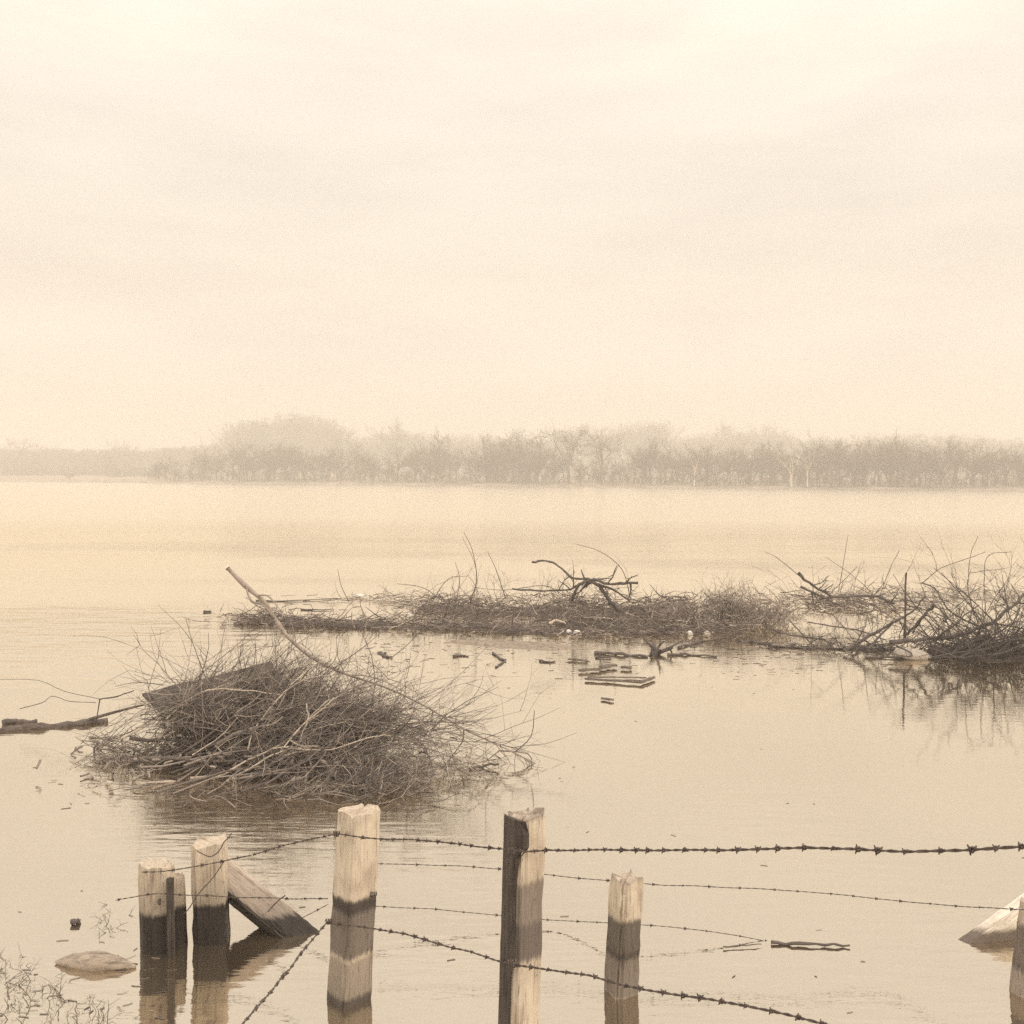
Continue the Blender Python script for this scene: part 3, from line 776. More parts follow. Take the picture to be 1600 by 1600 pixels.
# ------------------------------------------------------------------ debris raft in the middle
RNG = np.random.default_rng(33)
def litter(tb, path, width, n, L=(.08, .4), r=(.004, .009), zs=0.05, kids=2):
    """short sticks strewn along a path on the water"""
    w = [W(*p) for p in path]; c = smooth(w, 8); m = len(c)
    for _ in range(n):
        p = c[RNG.integers(0, m)] + np.array((RNG.normal(0, .25), RNG.normal(0, width), abs(RNG.normal(0, zs))))
        d = (RNG.normal(0, 1), RNG.normal(0, .6), RNG.normal(0, .18))
        twiggy(tb, p, d, RNG.uniform(*L), RNG.uniform(*r), 1 if RNG.random() < .35 else 0, .2, 0, kids, .7, -0.01, 4)
tb = Tubes()
litter(tb, [(395, 973), (520, 977), (700, 981), (870, 987)], 0.17, 900, zs=.04)
litter(tb, [(870, 982), (1000, 985), (1130, 986)], 0.30, 800, zs=.06)
litter(tb, [(660, 950), (800, 957), (950, 962), (1070, 962)], 0.55, 800, zs=.07)
litter(tb, [(860, 950), (1000, 958), (1080, 955)], 0.5, 500, zs=.1)
litter(tb, [(385, 967), (430, 966)], 0.12, 90, zs=.06)
litter(tb, [(540, 937), (620, 938), (700, 940), (800, 946)], 0.3, 130, (.1, .5), (.003, .007), .03)
litter(tb, [(620, 960), (760, 962)], 0.4, 90, (.1, .4), (.003, .006), .02)
for i in range(120):                     # springy dead tops over the raft
    x_ = RNG.choice((RNG.uniform(650, 1000), RNG.normal(840, 70)))
    p = W(x_, RNG.uniform(940, 975), 0.03)
    twiggy(tb, p, (RNG.normal(0, .9), RNG.normal(0, .5), .55), RNG.uniform(.25, .7), RNG.uniform(.004, .007), 2, .2, -0.02, 3, .6, 0.0, 6)
for px in ([(738, 950), (744, 890), (722, 838)], [(712, 945), (718, 905), (711, 878)], [(735, 940), (745, 905), (738, 860), (725, 832)], [(790, 935), (775, 890), (762, 862)],
           [(675, 940), (700, 905), (730, 900)], [(985, 935), (972, 890), (938, 862), (900, 850)], [(690, 938), (660, 918), (620, 912)], [(545, 940), (533, 915), (528, 890)],
           [(880, 930), (850, 915), (790, 922), (740, 918)], [(690, 960), (735, 945), (755, 925)]):
    q = smooth([P(a, b, 14.3 - .02 * i) for i, (a, b) in enumerate(px)], 4); tb.add(q, np.linspace(.006, .003, len(q)), 4)
tag(link('drift_litter', tb.mesh('drift_litter'), M_RAFT), 'long dark raft of sticks and litter drifting across the flood', None, None, 'stuff')

def litter_mat(name, path, half, mat, label, hz=0.05, seed=1, kind='stuff'):
    """a sodden, lumpy mat of fine rubbish with a ragged edge"""
    c = smooth([W(*p) for p in path], 14); L = len(c)
    vv = np.linspace(-1.25, 1.25, 15)
    Xg, Yg = np.zeros((15, L)), np.zeros((15, L)); 
    t = np.linspace(0, 1, L); hw = np.interp(t, np.linspace(0, 1, len(half)), half)
    for i in range(L):
        Xg[:, i] = c[i, 0]; Yg[:, i] = c[i, 1] + vv * hw[i]
    nz_ = vnoise(Xg * 2.3 + 40, Yg * 2.3, seed); n2_ = vnoise(Xg * 9 + 40, Yg * 9, seed + 1, 3)
    Zg = hz * (1.15 * (1 - np.abs(vv[:, None]) ** 2.2) + 1.6 * (nz_ - 0.62) + 0.9 * (n2_ - .5)) 
    Zg[:, 0] = Zg[:, -1] = -0.03
    Zg = np.maximum(Zg, -0.03)
    return tag(grid_mesh(name, Xg, Yg, Zg, mat, Zg > 0.0, False), label, None, None, kind)
litter_mat('litter_mat', [(380, 973), (520, 977), (700, 981), (870, 986), (1000, 985), (1140, 984)], [.06, .16, .2, .26, .3, .08], M_MAT, 'dark sodden litter floating under the long raft', .06, 3)
litter_mat('litter_mat', [(650, 953), (800, 957), (950, 958), (1090, 955)], [.1, .4, .5, .15], M_MAT, 'dark sodden litter behind the long raft, under the arched branch', .06, 5)
litter_mat('reed_scum', [(700, 1002), (780, 1006), (860, 1010), (905, 1013)], [.08, .3, .3, .06], M_SCUM, 'thin pale skin of reeds floating in front of the raft', .016, 8)

# vine heap and right-hand heaps
tb = Tubes()
cloud(tb, 420, P(1150, 958, 14.0), (.52, .4, .30), (1, 0, .3), 1.2, (.2, .55), (.004, .007), 1, 3, .3)
cloud(tb, 160, P(1060, 962, 14.0), (.5, .4, .14), (1, 0, .1), 1.0, (.2, .5), (.004, .007), 1, 3, .3)
cloud(tb, 120, P(1215, 965, 13.9), (.3, .35, .2), (1, 0, .3), 1.0, (.2, .5), (.004, .007), 1, 3, .3)
for i in range(30):
    p = P(RNG.uniform(1070, 1230), RNG.uniform(920, 960), 14.0)
    twiggy(tb, p, (RNG.normal(0, .7), RNG.normal(0, .4), .7), RNG.uniform(.2, .5), .004, 1, .22, -.02, 3, .6, 0, 6)
tag(link('vine_tangle', tb.mesh('vine_tangle'), M_VINE), 'pale brown mound of dry tangled vines at the right end of the raft', None, None, 'stuff')

tb = Tubes()
litter(tb, [(1235, 948), (1320, 946), (1390, 948)], .3, 230, (.1, .5), (.004, .009), .08)
cloud(tb, 70, P(1290, 940, 14.6), (.7, .3, .14), (1, 0, .2), .9, (.25, .7), (.003, .006))
litter(tb, [(1400, 935), (1500, 930), (1640, 930)], .7, 190, (.1, .45), (.003, .007), .04)
for i in range(34):
    p = P(RNG.uniform(1230, 1640), RNG.uniform(925, 955), RNG.uniform(13.5, 16))
    twiggy(tb, p, (RNG.normal(0, .8), RNG.normal(0, .4), .7), RNG.uniform(.3, 1.0), RNG.uniform(.003, .006), 2, .16, -.01, 3, .6, 0, 6)
tag(link('back_brush', tb.mesh('back_brush'), M_RAFT), 'sparse dark brush floating behind the right-hand branch tangle', None, None, 'stuff')

tb = Tubes()
for i in range(75):
    p = P(RNG.uniform(1440, 1660), RNG.uniform(1005, 1032), RNG.uniform(11.0, 12.2)); p[2] = abs(p[2]) * .4
    ang = RNG.uniform(.15, 2.7)
    twiggy(tb, p, (math.cos(ang) * 1.1, RNG.normal(0, .4), math.sin(ang) * .6), RNG.uniform(.5, 1.3), RNG.uniform(.006, .011), 2, .12, 0.0, 4, .5, -.04, 7)
for i in range(30):
    p = P(RNG.uniform(1290, 1450), RNG.uniform(1005, 1020), RNG.uniform(11.3, 12.2)); p[2] = abs(p[2]) * .4
    ang = RNG.uniform(.3, 2.9)
    twiggy(tb, p, (math.cos(ang), RNG.normal(0, .4), math.sin(ang) * .7), RNG.uniform(.3, .8), RNG.uniform(.004, .007), 1, .14, 0.0, 3, .5, -.04, 6)
cloud(tb, 330, P(1545, 1015, 11.6), (.75, .45, .15), (1, 0, .2), .8, (.2, .6), (.004, .009))
litter(tb, [(1200, 1012), (1350, 1015), (1450, 1022), (1640, 1030)], .16, 170, (.08, .4), (.004, .008), .02)
tag(link('branch_tangle', tb.mesh('branch_tangle'), M_DARK), 'dark tangle of half-sunk branches at the right, mirrored in the water', None, None, 'stuff')
litter_mat('litter_mat', [(1450, 1022), (1530, 1026), (1650, 1030)], [.1, .3, .3], M_MAT, 'dark sodden litter under the right-hand branch tangle', .07, 11)

LIMBS = [
 ([(970, 953, 13.8), (956, 942, 13.8), (945, 926, 13.8), (934, 914, 13.8), (919, 909, 13.8), (903, 917, 13.8), (894, 938, 13.9)], .036, .02, 'thick dark branch arching out of the middle of the raft',
  [([(919, 909, 13.8), (912, 901, 13.8), (908, 890, 13.8)], .014, .007), ([(934, 914, 13.8), (958, 921, 13.7), (985, 940, 13.6)], .02, .01)]),
 ([(831, 878, 13.9), (853, 877, 13.9), (872, 884, 13.9), (894, 903, 13.85), (919, 905, 13.8), (931, 906, 13.8), (950, 913, 13.7), (975, 911, 13.6), (997, 911, 13.6)], .013, .02, 'long wavy dark branch lying over the arched branch on the raft', []),
 ([(800, 920, 14.2), (850, 923, 14.1), (890, 921, 14.0), (900, 915, 13.9)], .012, .014, 'thin level branch running left from the arched branch', []),
 ([(1416, 895, 11.9), (1415, 940, 11.9), (1414, 1004, 11.9)], .012, .014, 'upright dark stake standing in the right-hand tangle', []),
 ([(1459, 945, 11.7), (1440, 966, 11.8), (1417, 992, 11.9)], .019, .014, 'stout slanting stick with a square end beside the upright stake', []),
 ([(1247, 895, 14.4), (1270, 915, 14.4), (1302, 934, 14.4)], .024, .015, 'thick broken stick rising left from the brush behind the tangle', []),
 ([(1251, 917, 14.3), (1275, 928, 14.3), (1312, 946, 14.3)], .018, .014, 'shorter stick just under the thick broken one', []),
 ([(1280, 936, 14.4), (1345, 931, 14.3), (1375, 934, 14.2), (1398, 943, 14.1)], .016, .02, 'bowed dark stick whose right end droops to the water', []),
 ([(1319, 1017, 11.6), (1358, 994, 11.7), (1395, 973, 11.8), (1431, 950, 11.9), (1445, 932, 11.9)], .021, .008, 'forked dark branch leaning right, left of the upright stake', [([(1357, 1014, 11.6), (1376, 992, 11.7), (1395, 974, 11.8)], .015, .01)]),
 ([(1390, 1003, 11.5), (1443, 999, 11.5), (1488, 995, 11.6), (1538, 978, 11.7), (1575, 952, 11.8), (1600, 930, 11.9), (1630, 905, 12)], .026, .014, 'thickest long branch sweeping up to the right edge of the tangle', [([(1538, 978, 11.7), (1560, 975, 11.7), (1610, 985, 11.7)], .014, .006)]),
 ([(1440, 910, 12.0), (1460, 920, 12.0), (1480, 950, 11.9), (1500, 965, 11.8), (1545, 985, 11.7)], .007, .01, 'thin arched branch coming down from the left into the tangle', []),
 ([(1262, 972, 12.6), (1310, 980, 12.4), (1345, 986, 12.2), (1385, 1000, 12.0)], .009, .007, 'thin level branch left of the forked one, clear of the water', []),
 ([(1458, 1003, 11.5), (1480, 985, 11.5), (1500, 968, 11.5), (1530, 945, 11.6)], .014, .006, 'short branch pointing up right beside the pale sack', []),
 ([(1400, 1008, 11.3), (1425, 1024, 11.2), (1375, 1026, 11.2)], .01, .006, 'bent stick dipping into the water under the forked branch', []),
 ([(1202, 982, 12.6), (1228, 990, 12.5), (1265, 996, 12.4), (1290, 1000, 12.3)], .014, .008, 'dark crooked stick floating below the vine mound', []),
 ([(1232, 968, 12.6), (1262, 1000, 12.4), (1290, 1028, 12.2)], .007, .008, 'thin straight branch slanting down left of the tangle', [([(1266, 1004, 12.4), (1290, 992, 12.4)], .006, .004)]),
]
for pts, r0, r1, lab, fk in LIMBS: limb(pts, r0, r1, M_DARK, lab, forks=fk, twigs=4, twl=.3)
WHIPS = [([(1310, 925, 14), (1318, 880, 14), (1325, 836, 14)], 'tall thin whip standing above the broken sticks'),
 ([(1290, 935, 14), (1330, 895, 14), (1340, 885, 14)], 'short thin whip leaning right of the tall whip'),
 ([(1245, 897, 14.4), (1215, 872, 14.4), (1195, 862, 14.4)], 'thin whip curving left above the thick broken stick'),
 ([(1440, 912, 12), (1470, 888, 12), (1515, 872, 12), (1540, 862, 12)], 'thin whip arching up right from the tangle'),
 ([(1375, 930, 13), (1390, 890, 13), (1405, 860, 13)], 'thin whip standing left of the upright stake'),
 ([(1540, 960, 12), (1538, 900, 12), (1545, 868, 12), (1580, 862, 12)], 'thin whip bent over at its tip near the right edge'),
 ([(1512, 920, 12.4), (1516, 870, 12.4), (1528, 838, 12.4)], 'pale tall whip between the stake and the right edge'),
 ([(1375, 940, 13), (1340, 905, 13), (1290, 870, 13)], 'long thin whip slanting up left over the back brush')]
for pts, lab in WHIPS: limb(pts, .0055, .003, M_RAFT, lab, 'twig', 'twig', 'thin whips above the debris', sides=4)

# ------------------------------------------------------------------ flotsam
def lump(name, x, y, w, h, mat, label, cat, group=None, rot=0.0, sag=0.15, seed=0, lay=1.0, z=None):
    """a rounded object floating: sphere-based but dented, waisted and flattened below"""
    r = np.random.default_rng(seed)
    p = W(x, y); d = p[1]; rx, rz = w / 2 * d / F, h / 2 * d / F
    nu, nv = 18, 11; V, Fs = [], []
    for j in range(nv + 1):
        th = math.pi * j / nv
        for i in range(nu):
            a = 2 * math.pi * i / nu
            v = np.array((math.cos(th), math.sin(th) * math.cos(a), math.sin(th) * math.sin(a)))
            k = 1 + sag * math.sin(3 * th + seed) * 0.5 + sag * 0.6 * math.cos(2 * a + seed * 1.7) + r.normal(0, .025)
            V.append(v * k * np.array((rx, rx * .75 * lay, rz)))
    for j in range(nv):
        for i in range(nu):
            i2 = (i + 1) % nu
            Fs.append((j * nu + i, j * nu + i2, (j + 1) * nu + i2, (j + 1) * nu + i))
    me = bpy.data.meshes.new(name); me.from_pydata([tuple(v) for v in V], [], Fs)
    me.polygons.foreach_set('use_smooth', np.ones(len(me.polygons), bool))
    o = link(name, me, mat); o.location = (p[0], p[1], rz * 0.45 if z is None else z); o.rotation_euler = (0, rot, r.uniform(-.5, .5))
    return tag(o, label, cat, group)
FG = 'pale rounded flotsam'
lump('flotsam', 889, 990, 9, 9, M_WHITE, 'smaller of two white round lumps side by side at the raft front', 'flotsam', FG, 0, .08, 1)
lump('flotsam', 902, 991, 13, 9, M_WHITE, 'larger oval of two white lumps side by side at the raft front', 'flotsam', FG, .1, .06, 2)
lump('flotsam', 1078, 992, 10, 9, M_WHITE, 'single white round lump at the raft front below the vine mound', 'flotsam', FG, 0, .07, 3)
lump('flotsam', 1104, 994, 13, 12, M_SACK, 'dull cream lump tucked against the raft under the vine mound', 'flotsam', FG, .2, .12, 4)
lump('flotsam', 562, 934, 13, 8, M_WHITE, 'white lump among the thin litter at the raft left back', 'flotsam', FG, .1, .12, 5)
lump('flotsam', 640, 966, 7, 6, M_WHITE, 'tiny white lump on the dark left half of the raft', 'flotsam', FG, .1, .12, 6, z=.05)
lump('sack', 1426, 1028, 58, 22, M_SACK, 'plump pale sack floating against the dark right-hand tangle', 'sack', None, .12, .10, 7)
limb([(858, 974, 13.3), (872, 970, 13.3), (884, 975, 13.3)], .02, .012, M_PALE, 'short peeled pale branch lying on the raft left of the white lumps', 'branch', 'branch')

# boards and sticks afloat in front
M_PLANK = wood_mat('wet_plank', (0.08, 0.062, 0.05), (0.2, 0.155, 0.12), scale=(3, 24, 24))
def plank(x0, y0, x1, y1, wid, th, label, group=None, parent=None, name='plank', cat='plank'):
    a, b = W(x0, y0, th), W(x1, y1, th); s = unit(np.cross(b - a, (0, 0, 1))) * wid / 2
    o = box_board(name, a - s, b - s * RNG.uniform(.7, 1.1), b + s * RNG.uniform(.8, 1.1), a + s, th * 1.6, M_PLANK, parent)
    return tag(o, label, cat, group) if parent is None else o
fr = empty('wreckage', W(965, 1064)); tag(fr, 'narrow floating board with a thin pale rail meeting it at a point', 'wreckage')
plank(914, 1062, 1002, 1068, .03, .012, None, None, fr, 'board')
plank(918, 1058.5, 1010, 1060, .012, .008, None, None, fr, 'rail')
plank(1001, 1068, 1022, 1060, .03, .014, None, None, fr, 'end_piece')
FP = 'flat planks afloat in front of the raft'
plank(905, 1049, 938, 1047, .05, .014, 'left plank of the pair floating just above the board frame', FP)
plank(939, 1045, 961, 1041, .06, .016, 'middle plank floating end to end with the left one', FP)
plank(970, 1044, 987, 1045, .045, .014, 'short right-hand plank of the row above the board frame', FP)
plank(888, 1031, 918, 1033, .05, .01, 'thin plank floating farther back, left of the stump', FP)
plank(940, 1092, 958, 1095, .03, .009, 'small dark plank alone on the open water, nearest the fence', FP)
SG = 'sticks afloat in front of the raft'
ST = [([(929, 1020), (960, 1022), (1012, 1026)], .02, .014, 'long level stick floating left of the stump'),
 ([(930, 1027), (955, 1028)], .012, .008, 'short stick under the long level stick'),
 ([(1043, 1023), (1080, 1023), (1120, 1026)], .018, .008, 'tapering stick floating right of the stump'),
 ([(1060, 1012), (1092, 1003), (1120, 998)], .016, .01, 'stick leading from the raft to the stump'),
 ([(770, 1020), (784, 1030), (790, 1032), (774, 1042)], .013, .008, 'small bent stick shaped like an arrowhead'),
 ([(1200, 1009), (1262, 1012), (1358, 1014), (1440, 1016)], .012, .016, 'very long thin pole floating left of the sack'),
 ([(708, 1025), (719, 1024), (732, 1025)], .016, .008, 'small stub with a twig, left of the arrowhead stick'),
 ([(843, 1032), (857, 1034), (868, 1033)], .012, .006, 'small knobbed stub right of the arrowhead stick'),
 ([(1352, 1027), (1400, 1028), (1452, 1029)], .011, .009, 'thin stick floating under the sack'),
 ([(1155, 1000), (1180, 1003), (1204, 1006)], .03, .015, 'knotted chunk of root floating below the vine mound'),
 ([(400, 938), (440, 939), (520, 936)], .012, .006, 'thin stick far back beside the bleached bough'),
 ([(470, 952), (500, 953), (522, 952)], .014, .006, 'short stick just behind the left end of the raft'),
 ([(318, 955), (330, 955)], .016, .01, 'tiny lone stick on the open water left of the bough'),
 ([(365, 974), (385, 973), (402, 975)], .012, .022, 'pointed stick at the far left tip of the raft'),
 ([(1035, 932), (1048, 933), (1075, 935)], .025, .01, 'dark stick floating behind the raft, left of the vine mound')]
for pts, r0, r1, lab in ST: limb([(a, b, None) for a, b in pts], r0, r1, M_DARK, lab, 'stick', 'stick', SG, sides=6, twigs=1, twl=.12)
limb([(593, 1020, 11.6), (600, 1024, None), (612, 1027, None)], .022, .012, M_DARK, 'dark forked stub floating alone between the pile and the raft', 'stump', 'stump', forks=[([(596, 1023, 11.5), (604, 1019, 11.5)], .014, .008)])
limb([(1022, 1008, 11.7), (1021, 1024, 11.5), (1021, 1034, 11.4)], .03, .034, M_DARK, 'dark upright stump with broken branches in front of the raft', 'stump', 'stump',
     forks=[([(1024, 1020, 11.5), (1040, 1014, 11.5), (1068, 1001, 11.6)], .016, .008), ([(1022, 1016, 11.5), (1010, 1002, 11.6), (1002, 992, 11.7)], .012, .006),
            ([(1046, 1012, 11.5), (1050, 1022, 11.5), (1046, 1034, 11.4)], .012, .006)], twigs=8, twl=.25)

# ------------------------------------------------------------------ fences
RNG = np.random.default_rng(77)
def post_mesh(name, w, dpt, top_z, bot_z, round_=False, yaw=0.0, lean=(0, 0), slope=(0, 0), taper=0.0, rough=.004, seed=1, cham=.12):
    """a riven timber post: many-sided section, uneven faces, worn top"""
    r = np.random.default_rng(seed); ns, nl = 24, 26; V, Fs = [], []
    prof = []
    for i in range(ns):
        a = 2 * math.pi * (i + .5) / ns
        if round_: q = np.array((math.cos(a) * w / 2, math.sin(a) * dpt / 2)) * (1 + .06 * math.sin(3 * a + seed))
        else:
            e = 0.32                      # superellipse: squared with worn corners
            q = np.array((math.copysign(abs(math.cos(a)) ** e, math.cos(a)) * w / 2, math.copysign(abs(math.sin(a)) ** e, math.sin(a)) * dpt / 2))
        prof.append(q)
    prof = np.array(prof); groove = r.normal(0, rough, ns)
    c, s = math.cos(yaw), math.sin(yaw)
    Lz = top_z - bot_z
    for j in range(nl + 1):
        t = j / nl; z = bot_z + Lz * t
        k = (1 - taper * t) * (.965 if j == nl else 1); ph = r.normal(0, rough * .5, ns)
        for i in range(ns):
            q = prof[i] * k; q = q * (1 + (groove[i] + ph[i]) / np.linalg.norm(q))
            x_, y_ = q[0] * c - q[1] * s, q[0] * s + q[1] * c
            zz = z + ((slope[0] * x_ + slope[1] * y_ + r.normal(0, rough * 1.6)) if j == nl else 0)
            V.append((x_ + lean[0] * max(z, -1), y_ + lean[1] * z, zz))
    for j in range(nl):
        for i in range(ns):
            i2 = (i + 1) % ns; Fs.append((j * ns + i, j * ns + i2, (j + 1) * ns + i2, (j + 1) * ns + i))
    cidx = len(V); tp = np.mean(V[nl * ns:], axis=0); V.append((tp[0], tp[1], tp[2] - .004))
    for i in range(ns): Fs.append((nl * ns + i, nl * ns + (i + 1) % ns, cidx))
    me = bpy.data.meshes.new(name); me.from_pydata([tuple(v) for v in V], [], Fs)
    return me

PG = 'old fence posts standing in the flood'
def post(xb, xt, ytop, d, wpx, label, mat, yaw=0, dep=1.0, **kw):
    base = P(xb, 745, d); base = np.array((base[0], d, 0.0)); topz = P(xt, ytop, d)[2]
    w = wpx * d / F
    root = empty('fence_post', base); tag(root, label, 'fence post', PG)
    me = post_mesh('shaft', w, w * dep, topz, -0.9, yaw=yaw, lean=((P(xt, ytop, d)[0] - base[0]) / topz, kw.pop('leany', 0)), **kw)
    o = bpy.data.objects.new('shaft', me); me.materials.append(mat); COL.objects.link(o); o.parent = root
    return root, topz

LT, DK = (0.6, 0.485, 0.345), (0.33, 0.25, 0.18)
r245, _ = post(243, 244, 1350, 4.27, 53, 'round sawn-off post with a slanting top and a dark knot, left end of the fence', wood_mat('round_post_wood', (0.3, 0.235, 0.18), (0.56, 0.45, 0.32), .165), round_=True, slope=(-.12, -.12), seed=3, rough=.003)
kn = Tubes(); kp = np.array(P(250, 1408, 4.195)); kn.add([kp + (0, -.004, .012), kp + (0, -.007, 0), kp + (0, -.004, -.014)], [.004, .009, .004], 8)
link('knot', kn.mesh('knot'), M_DARK, r245)
post(276, 276, 1368, 4.33, 22, 'narrow squared post tight behind the round sawn-off one', wood_mat('narrow_post_wood', (0.42, 0.33, 0.25), (0.56, 0.45, 0.32), .16), yaw=.5, seed=4, rough=.002)
stake_d = P(267.5, 745, 4.42)
sroot = box_board('board', P(262, 1371, 4.2), P(272, 1370, 4.2), P(274, 1510, 4.2), P(264, 1510, 4.2), .02, wood_mat('dark_slat', (0.05, 0.04, 0.033), (0.1, 0.08, 0.065)))
tag(sroot, 'narrow dark upright board nailed between the round post and its neighbour', 'board')
post(329, 328, 1314, 4.36, 50, 'squared post left of the leaning brace, pale above a soaked black foot', wood_mat('brace_post_wood', (0.4, 0.31, 0.235), (0.56, 0.45, 0.32), .17), yaw=.1, seed=5)
post(545, 562, 1266, 3.86, 60, 'thick squared post where the wires turn, pale with a broad dark stain', wood_mat('corner_post_wood', (0.47, 0.37, 0.28), LT, .03, (0.085, 0.066, 0.053), bands=((.19, .40, (0.125, 0.097, 0.077)), (.36, .403, (0.055, 0.043, 0.034)), (-.05, .17, (.29, .227, .17)))), yaw=.78, dep=.85, seed=6, taper=.05)
r820, z820 = post(816, 824, 1271, 3.2, 50, 'nearest squared post, its left face stripped dark and its right face pale',
    wood_mat('near_post_wood', (0.5, 0.4, 0.3), LT, None, bands=((.49, .73, (0.2, 0.155, 0.12)), (.49, .60, (.15, .117, .093)), (.935, .98, (0.2, 0.15, 0.115)))), yaw=.62, dep=.9, seed=7)
post(978, 980, 1371, 3.92, 42, 'slim squared post in open water right of the near posts', wood_mat('slim_post_wood', (0.4, 0.32, 0.24), LT, None, bands=((.0, .17, (.155, .12, .094)), (.155, .295, (0.062, 0.048, 0.038)), (.455, .5, (.3, .235, .18)))), yaw=.45, seed=8, taper=.05)  # low bands: soak mark plus the post's water reflection painted into its colour
post(1630, 1628, 1412, 3.92, 50, 'post cut by the right edge, with the pale brace board against it', wood_mat('edge_post_wood', (0.34, 0.265, 0.195), (0.55, 0.435, 0.32), None, bands=((.0, .12, (.3, .235, .18)), (.1, .27, (0.13, 0.10, 0.078)))), yaw=.3, seed=9)  # bands paint the wet foot and its mirror image into the wood colour

# dark bark left on the near post's left face, ragged along its right side
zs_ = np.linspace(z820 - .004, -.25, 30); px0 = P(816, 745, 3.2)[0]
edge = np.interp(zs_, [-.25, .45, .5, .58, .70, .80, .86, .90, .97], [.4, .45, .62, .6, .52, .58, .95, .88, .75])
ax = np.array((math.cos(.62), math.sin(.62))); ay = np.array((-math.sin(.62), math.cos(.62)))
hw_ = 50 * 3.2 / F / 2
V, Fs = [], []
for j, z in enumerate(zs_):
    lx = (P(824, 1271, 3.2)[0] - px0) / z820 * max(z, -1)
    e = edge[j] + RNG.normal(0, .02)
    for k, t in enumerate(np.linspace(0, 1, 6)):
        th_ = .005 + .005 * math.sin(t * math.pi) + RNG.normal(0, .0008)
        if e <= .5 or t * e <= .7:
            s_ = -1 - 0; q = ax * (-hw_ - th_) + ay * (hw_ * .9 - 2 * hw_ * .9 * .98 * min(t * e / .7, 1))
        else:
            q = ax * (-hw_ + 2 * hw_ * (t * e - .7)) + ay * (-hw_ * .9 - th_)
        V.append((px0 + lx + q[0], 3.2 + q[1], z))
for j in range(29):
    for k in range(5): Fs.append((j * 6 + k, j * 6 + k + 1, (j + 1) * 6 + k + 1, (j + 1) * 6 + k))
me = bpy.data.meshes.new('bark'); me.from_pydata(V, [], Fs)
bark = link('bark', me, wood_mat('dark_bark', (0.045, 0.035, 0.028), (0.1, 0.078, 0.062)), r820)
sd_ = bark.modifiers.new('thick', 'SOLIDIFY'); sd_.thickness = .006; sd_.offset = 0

# braces
br = empty('fence_brace', P(450, 1445, 4.5)); tag(br, 'heavy brace leaning from the squared post into the water on the left', 'brace')
a, b = P(330, 1350, 4.5), P(447, 1446, 4.45)
def beam(name, a, b, w, h, mat, parent, seed=1, roll=0.0, off=0.0):
    d = unit(b - a); L = np.linalg.norm(b - a); me = post_mesh(name, w, h, 0, -L, seed=seed, rough=.003)
    me.materials.append(mat)
    o = bpy.data.objects.new(name, me); COL.objects.link(o)
    q = Vector(-d).to_track_quat('Z', 'Y')
    qs = [q @ Quaternion((0, 0, 1), sg * roll) for sg in (1, -1)]
    q = min(qs, key=lambda k: (k @ Vector((0, -1, 0))).y)      # turn the lower face towards the viewer
    o.rotation_mode = 'QUATERNION'; o.rotation_quaternion = q
    o.parent = parent; o.location = Vector(a) - parent.location + q @ Vector((0, -off, 0))
    return o
M_BRACE = wood_mat('brace_wood', (0.3, 0.235, 0.18), (0.46, 0.37, 0.28), .075)
beam('timber', a, a + (b - a) * 1.5, .112, .112, M_BRACE, br, 12, math.radians(44))
beam('bark', a, a + (b - a) * 1.5, .116, .014, wood_mat('brace_underside_shade', (0.035, 0.028, 0.023), (0.075, 0.06, 0.048)), br, 13, math.radians(44), .06)  # added dark strip, its colour stands in for the brace's shaded underside, not bark
br2 = empty('fence_brace', P(1560, 1480, 4.2)); tag(br2, 'wide pale board brace slanting into the water at the right edge', 'brace')
a2, b2 = P(1682, 1404, 4.5), P(1546, 1500, 4.4)
beam('timber', a2, a2 + (b2 - a2) * 1.45, .07, .3, wood_mat('pale_brace_wood', (0.6, 0.5, 0.39), (0.82, 0.70, 0.54), .045, (0.14, 0.105, 0.078), damp=.15), br2, 14)

